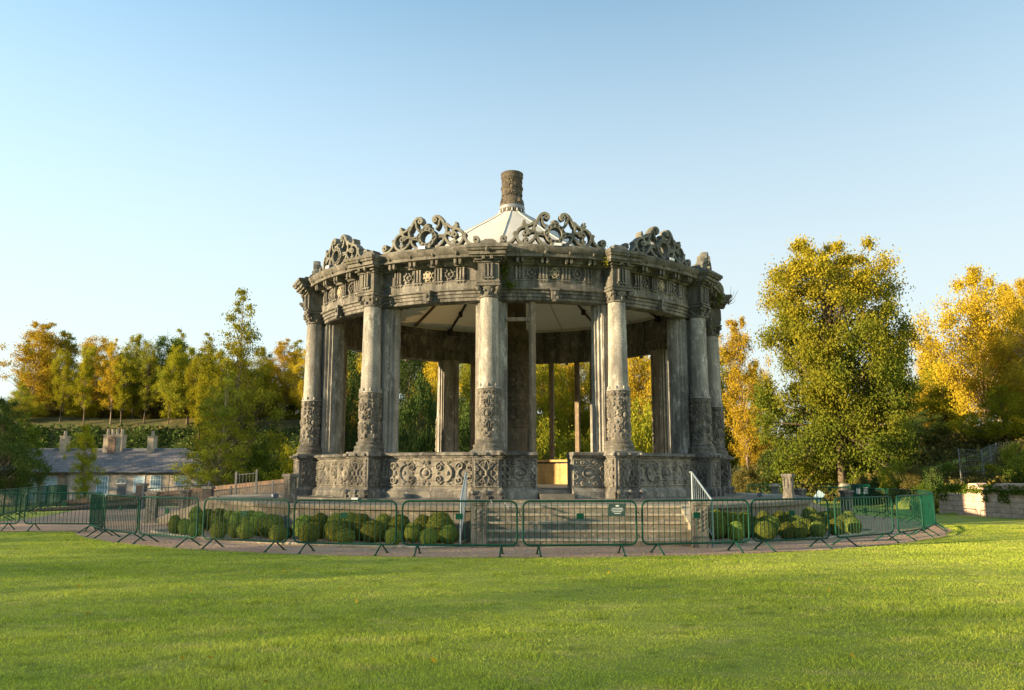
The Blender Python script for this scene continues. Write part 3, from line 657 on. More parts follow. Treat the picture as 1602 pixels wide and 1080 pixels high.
for sx in (-1, 1):
    build('stringer', stringer(min(sx * 2.43, sx * 2.72), max(sx * 2.43, sx * 2.72), 12.0, 10.35, .30, ZT + .03), M['pale'], ter, loc=(SX, 0, 0))
    link('newel', me_newel, ter, (SX + sx * 2.52, -12.12, 0))
for a in (-86, 99):
    s_ = build('steps', stair('steps', 5, 1.6, 12.0, .35, 9.3, M['step']), M['step'], ter, rz=R(a)); link('treads', TR.mesh('treads', M['pale']), s_)
    for sx in (-1, 1):
        q = stringer(min(sx * 1.6, sx * 1.9), max(sx * 1.6, sx * 1.9), 12.4, 10.3, .12, ZT + .03); link('stringer', q.mesh('stringer', M['pale']), ter, rz=R(a))
        link('newel', me_newel, ter, (1.75 * sx * cos(R(a)) + 12.5 * sin(R(a)), 1.75 * sx * sin(R(a)) - 12.5 * cos(R(a)), 0), R(a))
me_pier2 = newel(.79, .125).mesh('edge_pier', M['carved'], 50)
for a in (-36.5, 54.8, 146, -152): link('edge_pier', me_pier2, ter, (10.3 * sin(R(a)), -10.3 * cos(R(a)), ZT), R(a))

# planting beds with their kerbs
def bed(a0, a1):
    inner, outer = RT - .05, 12.62; pts = []
    a0, a1 = R(a0), R(a1); n = 30; e = .055
    for i in range(n + 1): a = a0 + e + (a1 - a0 - 2 * e) * i / n; pts.append((outer * sin(a), -outer * cos(a)))
    for q in range(1, 6): g = q * pi / 10; r = outer - .75 * (1 - cos(g)); a = a1 - e + e * sin(g); pts.append((r * sin(a), -r * cos(a)))
    pts.append((inner * sin(a1), -inner * cos(a1))); inn = [(inner * sin(a1 + (a0 - a1) * i / 20), -inner * cos(a1 + (a0 - a1) * i / 20)) for i in range(1, 20)]; 
    end = [(inner * sin(a0), -inner * cos(a0))]
    for q in range(5, 0, -1): g = q * pi / 10; r = outer - .75 * (1 - cos(g)); a = a0 + e - e * sin(g); end.append((r * sin(a), -r * cos(a)))
    poly = pts + inn + end
    return poly, end + pts
for a0, a1 in ((-57, -6), (23, 58.5)):
    poly, edge = bed(a0, a1)
    tag(build('planting_bed', MB().add([(x, y, .016) for x, y in poly], [tuple(range(len(poly)))]), M['soil']), kind='structure')
    tag(build('kerb', MB().tube([(x, y, .03) for x, y in edge], .045, 6), M['pale']), kind='structure')

# ------------------------------------------------------------ clipped box balls
def leaf_quads(C, size, nrm=None, r=rng, asp=.62):
    n = len(C); a = r.normal(size=(n, 3)); a /= np.linalg.norm(a, axis=1)[:, None]
    b = r.normal(size=(n, 3))
    if nrm is not None: b = nrm + .55 * r.normal(size=(n, 3))
    u = np.cross(a, b); u /= np.linalg.norm(u, axis=1)[:, None] + 1e-9; b /= np.linalg.norm(b, axis=1)[:, None] + 1e-9
    v = np.cross(b, u)
    s_ = size if hasattr(size, '__len__') else np.full(n, size); s_ = s_[:, None]
    V = np.empty((n, 4, 3)); V[:, 0] = C + u * s_; V[:, 1] = C + v * s_ * asp; V[:, 2] = C - u * s_; V[:, 3] = C - v * s_ * asp
    return V.reshape(-1, 3), np.arange(n * 4).reshape(-1, 4)
tag(link('fallen_leaves', LITTER()), 'small yellow fallen leaves scattered over the lawn', 'leaves', kind='stuff')
def box_ball(seed):
    r = np.random.default_rng(seed); n = 5200
    d = r.normal(size=(n, 3)); d /= np.linalg.norm(d, axis=1)[:, None]; d[:, 2] = np.abs(d[:, 2]) * np.where(r.random(n) < .34, -1, 1)
    lump = 1 + .045 * np.sin(d[:, 0] * 5 + seed) * np.sin(d[:, 1] * 6 + 1) + .03 * np.sin(d[:, 2] * 9 + seed)
    rad = lump * (1 - .13 * r.random(n) ** 2)
    C = d * rad[:, None] * [.5, .5, .5]; C[:, 2] = np.where(C[:, 2] < 0, C[:, 2] * .92, C[:, 2]); C[:, 2] += .47
    keep = C[:, 2] > .01; V, Fq = leaf_quads(C[keep], .016 + .014 * r.random(keep.sum()), d[keep], r)
    # dark twiggy core
    mb = MB().blob((0, 0, .46), (.435, .435, .44), 18, 12); cv = np.array(mb.v); cf = np.array(mb.f)
    return fastmesh('box_ball', np.vstack([V, cv]), np.vstack([Fq, cf + len(V)]), M['leaf_box'])
balls = [box_ball(s_) for s_ in range(4)]
BL = [(268.5, 838, 22, 34), (284, 840, 20, 31), (301, 843, 23, 28), (303, 832, 26, 33), (306, 821, 23, 31), (336.6, 846, 28, 33), (336, 836, 27, 32), (342, 821, 30, 28), (363, 843, 24, 31), (358, 832, 25, 36), (380, 846, 29, 31), (390, 838, 34, 42), (416, 843, 45, 42), (430, 850, 30, 31), (450, 842, 17, 17),
      (479, 853, 34, 36), (476, 842, 40, 39), (522, 849, 39, 38), (526, 836, 37, 36), (537, 855, 32, 30), (565, 838, 34, 37), (580, 850, 41, 38), (613, 856, 28, 32), (625, 839, 39, 37), (646, 849.6, 29, 34), (669, 856.5, 31, 32), (688, 846, 49, 48), (701, 853, 31, 33)]
BR = [(1123.5, 845, 33, 36), (1120, 838, 36, 43), (1156, 849, 27, 35), (1150, 837, 32, 39), (1178, 836, 27, 31), (1203, 849.4, 35, 36), (1210, 841, 38, 37), (1196, 831, 27, 34), (1221, 831, 27, 35), (1254.5, 846, 31, 34), (1250, 838, 35, 35), (1268, 826, 30, 35), (1284, 844, 27, 31), (1281, 835, 31, 33), (1314, 840, 28, 31), (1312, 828, 30, 33), (1340, 837.7, 28, 30), (1333, 829, 25, 31)]
BL += [(324, 822, 26, 28), (372, 829, 28, 33), (404, 832, 30, 35), (500, 836, 33, 37), (549, 836, 34, 38), (600, 838, 34, 38), (661, 839, 33, 37)]
BR += [(1137, 836, 33, 38), (1166, 835, 30, 37), (1190, 842, 26, 30), (1236, 833, 30, 35), (1236, 846, 27, 31), (1266, 842, 26, 32), (1296, 832, 30, 34), (1326, 835, 27, 32)]
def put_balls(L, where):
    rows = sorted(L, key=lambda q: (q[0]))
    for i, (x, y, wd, h) in enumerate(rows):
        p = on_z(x, y, .015); d = p.y + CD; k = d / F; p = on_z(x, y, .015)
        c = (p.x, p.y + wd * k * .45)
        if math.hypot(*c) < 11.12:                     # rows at the back stand against the terrace wall
            lo, hi = 8.0, d
            for _ in range(40):
                m_ = (lo + hi) / 2; q = at_d(x, y, m_)
                if math.hypot(q.x, q.y) > 11.12: lo = m_
                else: hi = m_
            c = (q.x, q.y)
        dd = c[1] + CD; sz = wd * dd / F * .93; hz = max(at_d(x, y - h, dd).z, .3) / 1.05
        o = link('box_ball', balls[i % 4]); o.location = (c[0], c[1], .01); o.scale = (sz, sz, hz); o.rotation_euler.z = i * 1.9
        size = 'large' if wd > 37 else ('small' if wd < 28 else 'medium')
        behind = 'back row' if y < 836 else ('middle row' if y < 845 else 'front row')
        tag(o, '%s round box bush, %s, %s from left, %s' % (size, behind, ORD[i], where), 'bush', 'clipped box balls in the beds round the terrace')
BLn = sorted(BL, key=lambda q: q[0]); put_balls(BLn[:17], 'outer left bed'); put_balls(BLn[17:], 'left bed beside steps'); put_balls(BR, 'right bed')

# ------------------------------------------------------------ crowd barriers
BLEN = 2.36
def barrier_meshes():
    L = BLEN / 2; z0, z1, c = .20, 1.09, .13
    pts = [(-L + c, z0)] + [(L - c, z0)] + [(L - c + c * sin(a), z0 + c - c * cos(a)) for a in (pi / 8, pi / 4, 3 * pi / 8, pi / 2)] + [(L - c + c * cos(a), z1 - c + c * sin(a)) for a in (0, pi / 8, pi / 4, 3 * pi / 8, pi / 2)]
    pts += [(-x, z) for x, z in reversed(pts[2:])] + [pts[0]]
    fr = MB().tube([(x, 0, z) for x, z in pts], .021, 8, False)
    bars = MB()
    for i in range(19):
        x = -L + (i + 1) * 2 * L / 20; bars.tube([(x, 0, z0), (x, 0, z1)], .0075, 5, False)
    ft = MB()
    ft.tube([(0, -.31, .012), (0, -.02, .20)], .017, 6); ft.tube([(0, .31, .012), (0, .02, .20)], .017, 6); ft.box(-.03, .03, -.35, -.28, 0, .012); ft.box(-.03, .03, .28, .35, 0, .012)
    pl = MB().box(-.075, .075, -.028, -.012, .72, .84)
    hk = MB().tube([(L + .0, 0, .03), (L + .05, 0, .03), (L + .06, 0, -.03)], .011, 5)
    return [(n_, m_.mesh(n_, M[k], s_)) for n_, m_, k, s_ in (('frame', fr, 'green_paint', 50), ('infill_bars', bars, 'green_paint', 50), ('foot', ft, 'green_paint', 50), ('name_plate', pl, 'plate', False), ('hook', hk, 'green_paint', 50))]
BM = barrier_meshes()
def barrier(a, b, label, group):
    a = Vector((a[0], a[1], 0)); b = Vector((b[0], b[1], 0)); c = (a + b) / 2; d = b - a
    o = thing('crowd_barrier', label, 'barrier', (c.x, c.y, float(H(c.x, c.y)) + .008), atan2(d.y, d.x), group)
    o.scale = (min(1.06, (d.length - .05) / BLEN), 1, 1); o.rotation_euler.x = rng.uniform(-.022, .022); o.rotation_euler.z += rng.uniform(-.012, .012)
    for n_, me in BM:
        if n_ == 'foot':
            link('foot', me, o, (-.86, 0, 0)); link('foot', me, o, (.86, 0, 0))
        elif n_ == 'hook': link('hook', me, o, (0, 0, .83)); link('hook', me, o, (0, 0, .37))
        else: link(n_, me, o)
    return o
def th_of_x(x, r, near=True):
    best = None
    for i in range(-800, 801):
        a = i * .001 * (1.12 if near else 1.12)
        px = 801 + F * r * sin(a) / ((CD - r * cos(a)) * cos(PITCH) - CH * sin(PITCH) * 0)
        if best is None or abs(px - x) < best[0]: best = (abs(px - x), a)
    return best[1]
RB = 14.12
XS = [(168, 221), (222.5, 315), (321, 455), (462, 623), (629, 811), (817, 995), (1000, 1170), (1172.5, 1293), (1297, 1395), (1398, 1448)]
def rp(a, r=RB): return (r * sin(a), -r * cos(a))
G1 = 'green crowd barriers standing in a ring round the pavilion'
ang = [(th_of_x(a, RB), th_of_x(b, RB)) for a, b in XS]
ang = [(ang[0][0] - R(9.6), ang[0][0] - R(.15))] + ang
a = ang[-1][1]
for i in range(6): ang.append((a + R(.2), a + R(9.7))); a += R(9.9)
desc = ['second from the left, seen almost end on', 'third from the left, turned sharply to the camera', 'fourth from the left, before the left end of the bushes', 'fifth from the left, before the densest bushes', 'sixth from the left, under the leftmost front column', 'left of the steps, with a plain row of bushes behind it', 'across the left newel and left handrail of the steps', 'in front of the middle of the steps, carrying a dark sign', 'across the right newel of the steps', 'before the bushes right of the steps', 'before the right end of the bushes', 'narrow one beside the right bend of the ring']
desc[0] = 'at the left bend of the ring, seen almost end on'; desc[1] = 'next right of the end-on left one'; 
for i in range(len(ang)):
    A, B = rp(ang[i][0]), rp(ang[i][1])
    if i < 11: lab = 'green crowd barrier, ' + desc[i] if i < len(desc) else ''
    else: lab = 'green crowd barrier at the right bend of the ring, ' + ORD[i - 11] + ' going back from the corner'
    if i == 5 or i == 6 or i == 7:           # the three in front stand almost in a line
        pass
    barrier(A, B, lab, G1)
G2 = 'green crowd barriers along the lawn edge on the left'
barrier((-16.9, -6.45), (-14.55, -6.5), 'green crowd barrier on the gravel edge, leftmost of the frontal pair at the left', G2)
barrier((-14.4, -6.6), (-12.05, -6.62), 'green crowd barrier on the gravel edge, right one of the frontal pair at the left', G2)
barrier((-19.3, -6.4), (-17.0, -6.42), 'green crowd barrier cut by the left edge of the picture', G2)
G3 = 'green crowd barriers receding towards the cottage'
p0, p1 = Vector((-17.5, -3.3)), Vector((-24.6, 14.9)); nb = 8
for i in range(nb):
    a = p0.lerp(p1, i / nb); b = p0.lerp(p1, (i + .985) / nb)
    barrier(a, b, 'green crowd barrier in the receding row by the cottage, %s from the near end' % ORD[i], G3)
G4 = 'green crowd barriers on the far side of the pavilion at the right'
for i in range(4):
    a = at_d(1169 + i * 52, 770, 46); b = at_d(1169 + i * 52 + 51, 770, 46)
    barrier((a.x, a.y), (b.x, b.y), 'distant green crowd barrier behind the right bushes, %s from the left' % ORD[i], G4)
# sign and ties on the barrier before the steps
bs = th_of_x(967, RB); bp = Vector(rp(bs, RB * cos(R(4.4)) + .06)) 
sg = thing('notice', 'dark notice with pale lines of print hung askew on the barrier before the steps', 'sign', (2.155, -14.085, .82), R(8), None)
q = build('board', MB().add([(-.20, -.045, -.02), (.16, -.045, -.03), (.20, -.045, .23), (-.17, -.045, .23), (-.20, -.033, -.02), (.16, -.033, -.03), (.20, -.033, .23), (-.17, -.033, .23)], [(0, 1, 2, 3), (7, 6, 5, 4), (0, 4, 5, 1), (1, 5, 6, 2), (2, 6, 7, 3), (3, 7, 4, 0)]), M['sign_dark'], sg)
mb = MB()
for i, (x0, x1) in enumerate(((-.11, .12), (-.13, .13), (-.10, .10), (-.06, .07))): mb.box(x0, x1, -.048, -.044, .13 - i * .035, .142 - i * .035)
mb.box(-.03, .04, -.048, -.044, .17, .20); link('print', mb.mesh('print', M['white_paint']), q)
tag(build('plastic_tie', MB().tube([(-.02, 0, 1.11), (.0, -.03, 1.09), (.01, -.03, 1.06)], .007, 4).tube([(.30, 0, 1.11), (.27, -.03, 1.07), (.31, -.03, 1.02), (.35, -.02, .94)], .006, 4), M['white_paint'], loc=(-.42, -14.1, 0)), 'pale plastic ties knotted on the top rail before the left newel', 'tie')

# ------------------------------------------------------------ handrails
for x, lab in ((-1.18, 'galvanised steel handrail up the left side of the front steps, seen edge on'), (4.62, 'galvanised steel handrail with bars up the right side of the front steps')):
    hr = thing('handrail', lab, 'handrail', (x, 0, 0), 0, None)
    pa, pb = (0, -12.0, 1.06), (0, -9.95, 1.70)
    build('top_rail', MB().tube([(0, -12.0, .98), pa, pb, (0, -9.75, 1.70)], .024, 8), M['steel'], hr, 50)
    build('bottom_rail', MB().tube([(0, -12.0, .22), (0, -9.95, .98)], .015, 6), M['steel'], hr, 50)
    for y_, z0, z1 in ((-12.0, 0, 1.05), (-9.95, .85, 1.69)): build('post', MB().tube([(0, y_, z0), (0, y_, z1)], .024, 8), M['steel'], hr, 50)
    mb = MB()
    for i in range(1, 9): t_ = i / 9; y_ = -12 + 2.05 * t_; mb.tube([(0, y_, .22 + .76 * t_), (0, y_, 1.05 + .64 * t_)], .0055, 5)
    build('bars', mb, M['steel'], hr, 50)

# ------------------------------------------------------------ small things on and round the pavilion
def flood(p, rz, lab):
    o = thing('floodlight', lab, 'floodlight', p, rz, 'small floodlights on the pavilion and terrace')
    build('casing', MB().box(-.13, .13, -.09, .09, .03, .15, .015), M['floodlight'], o); build('glass', MB().box(-.11, .11, -.10, -.093, .05, .13), M['white_paint'], o); build('bracket', MB().box(-.02, .02, -.02, .02, 0, .03), M['dark_iron'], o)
for k, lab in ((0, 'bay above the doorway'), (-1, 'bay left of the doorway'), (-2, 'far left bay'), (1, 'far right bay')):
    a = TH0 + HB + R(30) * k; flood((7.80 * sin(a), -7.80 * cos(a), 8.275), a, 'small grey floodlight on the cornice in the ' + lab)
for a, r_, lab in ((-63, 8.7, 'by the left pedestals'), (-27, 9.4, 'left of the steps'), (73, 8.9, 'by the right pedestals')):
    flood((r_ * sin(R(a)), -r_ * cos(R(a)), ZT), R(a), 'dark floodlight box on the terrace ' + lab)
def sprigs(name, lab, c, spread, n, size, mat, seed):
    r = np.random.default_rng(seed); C = r.normal(size=(n, 3)) * spread + [0, 0, 0]
    V, Fq = leaf_quads(C, size * (.6 + .8 * r.random(n)), None, r)
    o = link(name, fastmesh(name, V, Fq, mat)); o.location = c; return tag(o, lab, 'plant', 'plants rooted in the stonework')
def cyl(th, r, z): return (r * sin(R(th)), -r * cos(R(th)), z)
sprigs('ivy', 'green weeds growing down the frieze just right of the central column', cyl(-1.6, 7.52, 7.62), (.08, .04, .16), 260, .03, M['leaf_green'], 1)
sprigs('ivy', 'tuft of weeds on the architrave below the frieze weeds by the central column', cyl(-.2, 7.50, 7.20), (.09, .04, .05), 160, .03, M['leaf_green'], 2)
sprigs('moss_tuft', 'mossy weeds on the cornice corner left of the second column from the doorway', cyl(21.0, 7.9, 8.05), (.05, .05, .12), 180, .025, M['leaf_olive'], 3)
sprigs('ivy', 'bushy weeds on the far right entablature', cyl(70, 7.85, 7.85), (.06, .06, .11), 160, .03, M['leaf_green'], 4)
mb = MB(); r0 = random.Random(3); base = Vector(cyl(76, 8.1, 7.75))
for i in range(7):
    e = base + Vector((r0.uniform(.1, .45), r0.uniform(-.2, .2), r0.uniform(.15, .75))); mb.tube([base, base.lerp(e, .5) + Vector((.04, 0, -.03)), e], [.012, .008, .004], 4)
tag(build('dry_twigs', mb, M['bark']), 'bare twigs sprouting from the right end of the entablature', 'plant', 'plants rooted in the stonework')

# ------------------------------------------------------------ walls and railings on the left
def wall_pts(name, lab, pts, thick, mat, copmat, cop=.12, group=None):
    """pts: (x, y, zbottom, ztop)"""
    o = thing(name, lab, 'wall', (0, 0, 0), 0, group); body = MB(); cp = MB()
    for (x0, y0, b0, t0), (x1, y1, b1, t1) in zip(pts[:-1], pts[1:]):
        d = Vector((x1 - x0, y1 - y0)).normalized(); n = Vector((-d.y, d.x)) * thick / 2; n2 = n * 1.25
        for MBx, nn, za, zb, zc, zd in ((body, n, b0, b1, t0 - cop, t1 - cop), (cp, n2, t0 - cop, t1 - cop, t0, t1)):
            v = [(x0 - nn.x, y0 - nn.y, za), (x1 - nn.x, y1 - nn.y, zb), (x1 + nn.x, y1 + nn.y, zb), (x0 + nn.x, y0 + nn.y, za), (x0 - nn.x, y0 - nn.y, zc), (x1 - nn.x, y1 - nn.y, zd), (x1 + nn.x, y1 + nn.y, zd), (x0 + nn.x, y0 + nn.y, zc)]
            MBx.add(v, [(3, 2, 1, 0), (4, 5, 6, 7), (0, 1, 5, 4), (1, 2, 6, 5), (2, 3, 7, 6), (3, 0, 4, 7)])
    build('body', body, mat, o); build('coping', cp, copmat, o); return o
M['rubble'] = None
def rubble(name, a, b, mort, scale=1.0, bw=.55, bh=.24, msize=.02):
    m, t, out = nmat(name); g = N(t, 'ShaderNodeNewGeometry'); sp = N(t, 'ShaderNodeSeparateXYZ'); t.links.new(g.outputs['Position'], sp.inputs[0])
    ad = N(t, 'ShaderNodeMath', operation='ADD'); t.links.new(sp.outputs[0], ad.inputs[0]); t.links.new(sp.outputs[1], ad.inputs[1])
    cb = N(t, 'ShaderNodeCombineXYZ'); t.links.new(ad.outputs[0], cb.inputs[0]); t.links.new(sp.outputs[2], cb.inputs[1])
    br = N(t, 'ShaderNodeTexBrick'); br.inputs['Scale'].default_value = scale; br.inputs['Brick Width'].default_value = bw; br.inputs['Row Height'].default_value = bh; br.inputs['Mortar Size'].default_value = msize; br.inputs['Mortar Smooth'].default_value = .4
    nn = N(t, 'ShaderNodeTexNoise'); nn.inputs['Scale'].default_value = 2.5; t.links.new(cb.outputs[0], nn.inputs['Vector'])
    ds = mix(t, cb.outputs[0], nn.outputs['Color'], .06); t.links.new(ds, br.inputs['Vector'])
    for i, c in enumerate((a, b, mort)): br.inputs[('Color1', 'Color2', 'Mortar')[i]].default_value = (*c, 1)
    f = noise(t, 7, 6, .75, coord='World'); c = mix(t, br.outputs[0], ramp(t, f, [(.3, .45), (.7, 1.4)]), .8, 'MULTIPLY')
    principled(t, out, c, .95, f, .6, .04); return m
M['rubble'] = rubble('rubble_stone', (.13, .11, .095), (.09, .085, .08), (.12, .105, .09))
M['sandstone'] = rubble('pink_sandstone', (.60, .42, .33), (.48, .34, .27), (.28, .20, .16), 1, .75, .19, .014)
M['coping'] = stone('red_coping', (.26, .16, .11), (.18, .13, .10), (.09, .08, .07), .5, 1)
M['slate'] = rubble('slate_roof', (.16, .145, .15), (.22, .20, .20), (.08, .08, .08), 1, .35, .22, .012)
M['cottage'] = rubble('cottage_stone', (.55, .46, .37), (.40, .35, .30), (.48, .42, .35), 1, .6, .28, .02)
M['glass_pale'] = plain('pale_glazing', (.20, .34, .40), .15, 0, .2, 1.5, 0, .8)
M['ashlar'] = plain('pale_ashlar', (.36, .30, .22), .9, 0, .25, 2)
def wp(x, ytop, ybot, d):
    a = at_d(x, ytop, d); b = at_d(x, ybot, d); return (a.x, a.y, b.z, a.z)
wall_pts('parapet_wall', 'long low stone parapet with a reddish coping rising from the cottage to the pavilion', [wp(-60, 796, 830, 42), wp(100, 783, 815, 45), wp(250, 770, 812, 45), wp(462, 748, 800, 44), wp(640, 736, 800, 46)], .4, M['rubble'], M['coping'], .22)
wall_pts('roadside_wall', 'lower rubble wall in front of the parapet behind the receding barriers', [wp(-60, 808, 835, 36), wp(70, 795, 825, 38), wp(230, 785, 815, 41)], .35, M['rubble'], M['coping'], .1)
def railing(name, lab, p, q, z0, z1, n, mat, posts=()):
    o = thing(name, lab, 'railing'); a = Vector(p); b = Vector(q)
    mb = MB()
    for i in range(n + 1):
        c = a.lerp(b, i / n); mb.tube([(c.x, c.y, c.z + z0), (c.x, c.y, c.z + z1)], .012, 5)
    build('bars', mb, mat, o)
    for zz in (z0 + .08, z1 - .05): build('rail', MB().tube([(a.x, a.y, a.z + zz), (b.x, b.y, b.z + zz)], .02, 5), mat, o)
    for t_ in posts: c = a.lerp(b, t_); build('post', MB().box(c.x - .05, c.x + .05, c.y - .05, c.y + .05, c.z, c.z + z1 + .12, .01), mat, o)
    return o
a = at_d(222, 800, 40); b = at_d(330, 795, 41); railing('iron_railing', 'grey iron railing before the parapet, left of the leaning tree', (a.x, a.y, 0), (b.x, b.y, .2), 0, 1.0, 22, M['grey_iron'], (0, .95))
a = at_d(330, 793, 41); b = at_d(450, 778, 41); railing('iron_railing', 'grey iron railing between the tree and the carved terrace pier', (a.x, a.y, .1), (b.x, b.y, .55), 0, .75, 30, M['grey_iron'], (.25, .8))
a = at_d(368, 776, 40); b = at_d(400, 776, 40); railing('iron_gate', 'tall thin iron gate standing above the parapet by the tree trunks', (a.x, a.y, .3), (b.x, b.y, .4), 0, 1.35, 6, M['grey_iron'], (0, 1))
for x, yt, d, hgt, lab in ((222, 757, 41, 1.5, 'square grey stone post behind the barriers, nearest the cottage'), (562 / 1.0 * 0 + 326, 762, 39, 1.2, 'square grey stone post with dark cap right of the cottage windows')):
    p = at_d(x, yt, d); o = thing('stone_post', lab, 'post', (p.x, p.y, p.z - hgt - .3)); build('shaft', MB().box(-.2, .2, -.2, .2, 0, hgt + .2), M['rubble'], o); build('cap', MB().box(-.26, .26, -.26, .26, hgt + .2, hgt + .32, .03), M['stone'], o)

# cottage
def cottage():
    d = 80; L = at_d(60, 740, d); Rr = at_d(337, 740, d); k = d / F
    o = thing('cottage', 'long low stone cottage with a slate roof, pale windows and three chimneys', 'cottage', (0, 0, 0))
    y = -CD + d; zg = -2.1; ze = 1.85; zr = at_d(200, 703.5, d + 2.6).z
    xl = at_d(-120, 740, d).x; xm = at_d(106, 740, d).x; xr = at_d(331, 740, d).x; xq = at_d(265, 740, d).x
    build('wall', MB().box(xl, xm, y + .9, y + 7, zg, ze - .05).box(xm, xr, y, y + 6.6, zg, ze), M['cottage'], o)
    build('quoin', MB().box(xq - .25, xq, y - .03, y + .02, zg, ze - .1), M['ashlar'], o); build('quoin', MB().box(xm - .02, xm + .25, y - .03, y + .02, zg, ze - .1), M['ashlar'], o)
    xe = at_d(343, 740, d).x; xh = at_d(290, 705, d + 3).x
    rf = build('roof', MB().add([(xl, y - .35, ze), (xe, y - .35, ze), (xe, y + 7.2, ze), (xl, y + 7.2, ze), (xl, y + 3.3, zr), (xh, y + 3.3, zr)], [(0, 1, 5, 4), (1, 2, 5), (2, 3, 4, 5), (3, 0, 4), (3, 2, 1, 0)]), M['slate'], o)
    link('ridge', MB().tube([(xl, y + 3.3, zr + .03), (xh, y + 3.3, zr + .03), (xe, y - .3, ze + .05)], .11, 6).mesh('ridge', M['lead']), rf)
    link('gutter', MB().tube([(xl, y - .4, ze - .02), (xe, y - .4, ze - .02)], .08, 6).tube([(xm, y - .1, ze), (xm, y - .1, zg)], .05, 5).mesh('gutter', M['grey_iron']), rf)
    for x, w_, yt, n in ((101, 8, 676, 1), (179, 29, 673, 4), (238, 9, 676, 1)):
        c = at_d(x, 700, d + 3.3); ww = w_ * k * 1.03; zt = at_d(x, yt + (8 if n == 1 else 9), d + 3.3).z; zp = at_d(x, yt, d + 3.3).z
        ch = build('chimney', MB().box(c.x - ww / 2, c.x + ww / 2, y + 2.8, y + 3.8, zr - .8, zt).box(c.x - ww / 2 - .06, c.x + ww / 2 + .06, y + 2.74, y + 3.86, zt, zt + .10), M['ashlar'], o)
        for i in range(n):
            cx = c.x + (i - (n - 1) / 2) * ww / max(n, 1); link('chimney_pot', MB().lathe([(.20, 0), (.17, .06), (.15, zp - zt - .1), (.18, zp - zt)], 10).mesh('chimney_pot', M['ashlar'], 40), ch, (cx, y + 3.3, zt + .1))
        if n == 4: link('buttress', MB().box(c.x - .35, c.x + .35, y + 2.6, y + 2.82, zr - .7, zt - .1).mesh('buttress', M['coping']), ch)
    for x, wd, y0, y1, kind in ((50, 10, 747, 785, 0), (78, 16, 746, 786, 0), (130, 11, 746, 774, 1), (160, 14, 746, 773, 1), (217.5, 13, 746, 770, 0), (243.5, 13, 745.5, 766, 1), (283, 14, 746, 758, 1), (313, 13, 745, 758, 1)):
        dd = d + (.9 if x < 100 else 0); a = at_d(x - wd / 2, y0, dd); b = at_d(x + wd / 2, y1, dd); yy = a.y
        f_ = MB(); w0 = .09
        f_.box(a.x - w0, a.x, yy - .05, yy + .02, b.z - w0, a.z + w0).box(b.x, b.x + w0, yy - .05, yy + .02, b.z - w0, a.z + w0).box(a.x, b.x, yy - .05, yy + .02, a.z, a.z + w0).box(a.x, b.x, yy - .05, yy + .02, b.z - w0, b.z)
        if kind:
            for i in (1, 2, 3): f_.box(a.x + (b.x - a.x) * i / 4 - .02, a.x + (b.x - a.x) * i / 4 + .02, yy - .035, yy, b.z, a.z)
            for i in (1, 2, 3): f_.box(a.x, b.x, yy - .034, yy - .001, b.z + (a.z - b.z) * i / 4 - .02, b.z + (a.z - b.z) * i / 4 + .02)
        wn = build('window', f_, M['white_paint'], o)
        link('pane', MB().box(a.x, b.x, yy - .025, yy + .01, b.z, a.z).mesh('pane', M['glass_pale'] if kind else M['sign_blue']), wn)
        link('lintel', MB().box(a.x - .15, b.x + .15, yy - .03, yy + .03, a.z + w0 + .01, a.z + w0 + .25).mesh('lintel', M['ashlar']), wn)
    a = at_d(184, 757, d); b = at_d(196, 782, d); dr = build('door', MB().box(a.x, b.x, a.y - .03, a.y + .02, b.z - .5, a.z), M['grey_iron'], o)
    a2 = at_d(184, 744, d); b2 = at_d(196, 756, d)
    fl = MB().box(a2.x - .08, b2.x + .08, a2.y - .05, a2.y + .01, b2.z - .10, b2.z)
    fl.ribbon(arc((a2.x + b2.x) / 2, b2.z, (b2.x - a2.x) / 2 + .05, 0, 180), .08, a2.y - .05, a2.y + .01)
    for q in (45, 90, 135): fl.ribbon([((a2.x + b2.x) / 2, b2.z), ((a2.x + b2.x) / 2 + .4 * cos(R(q)), b2.z + .5 * sin(R(q)))], .04, a2.y - .045, a2.y)
    link('fanlight', fl.mesh('fanlight', M['white_paint']), dr)
cottage()

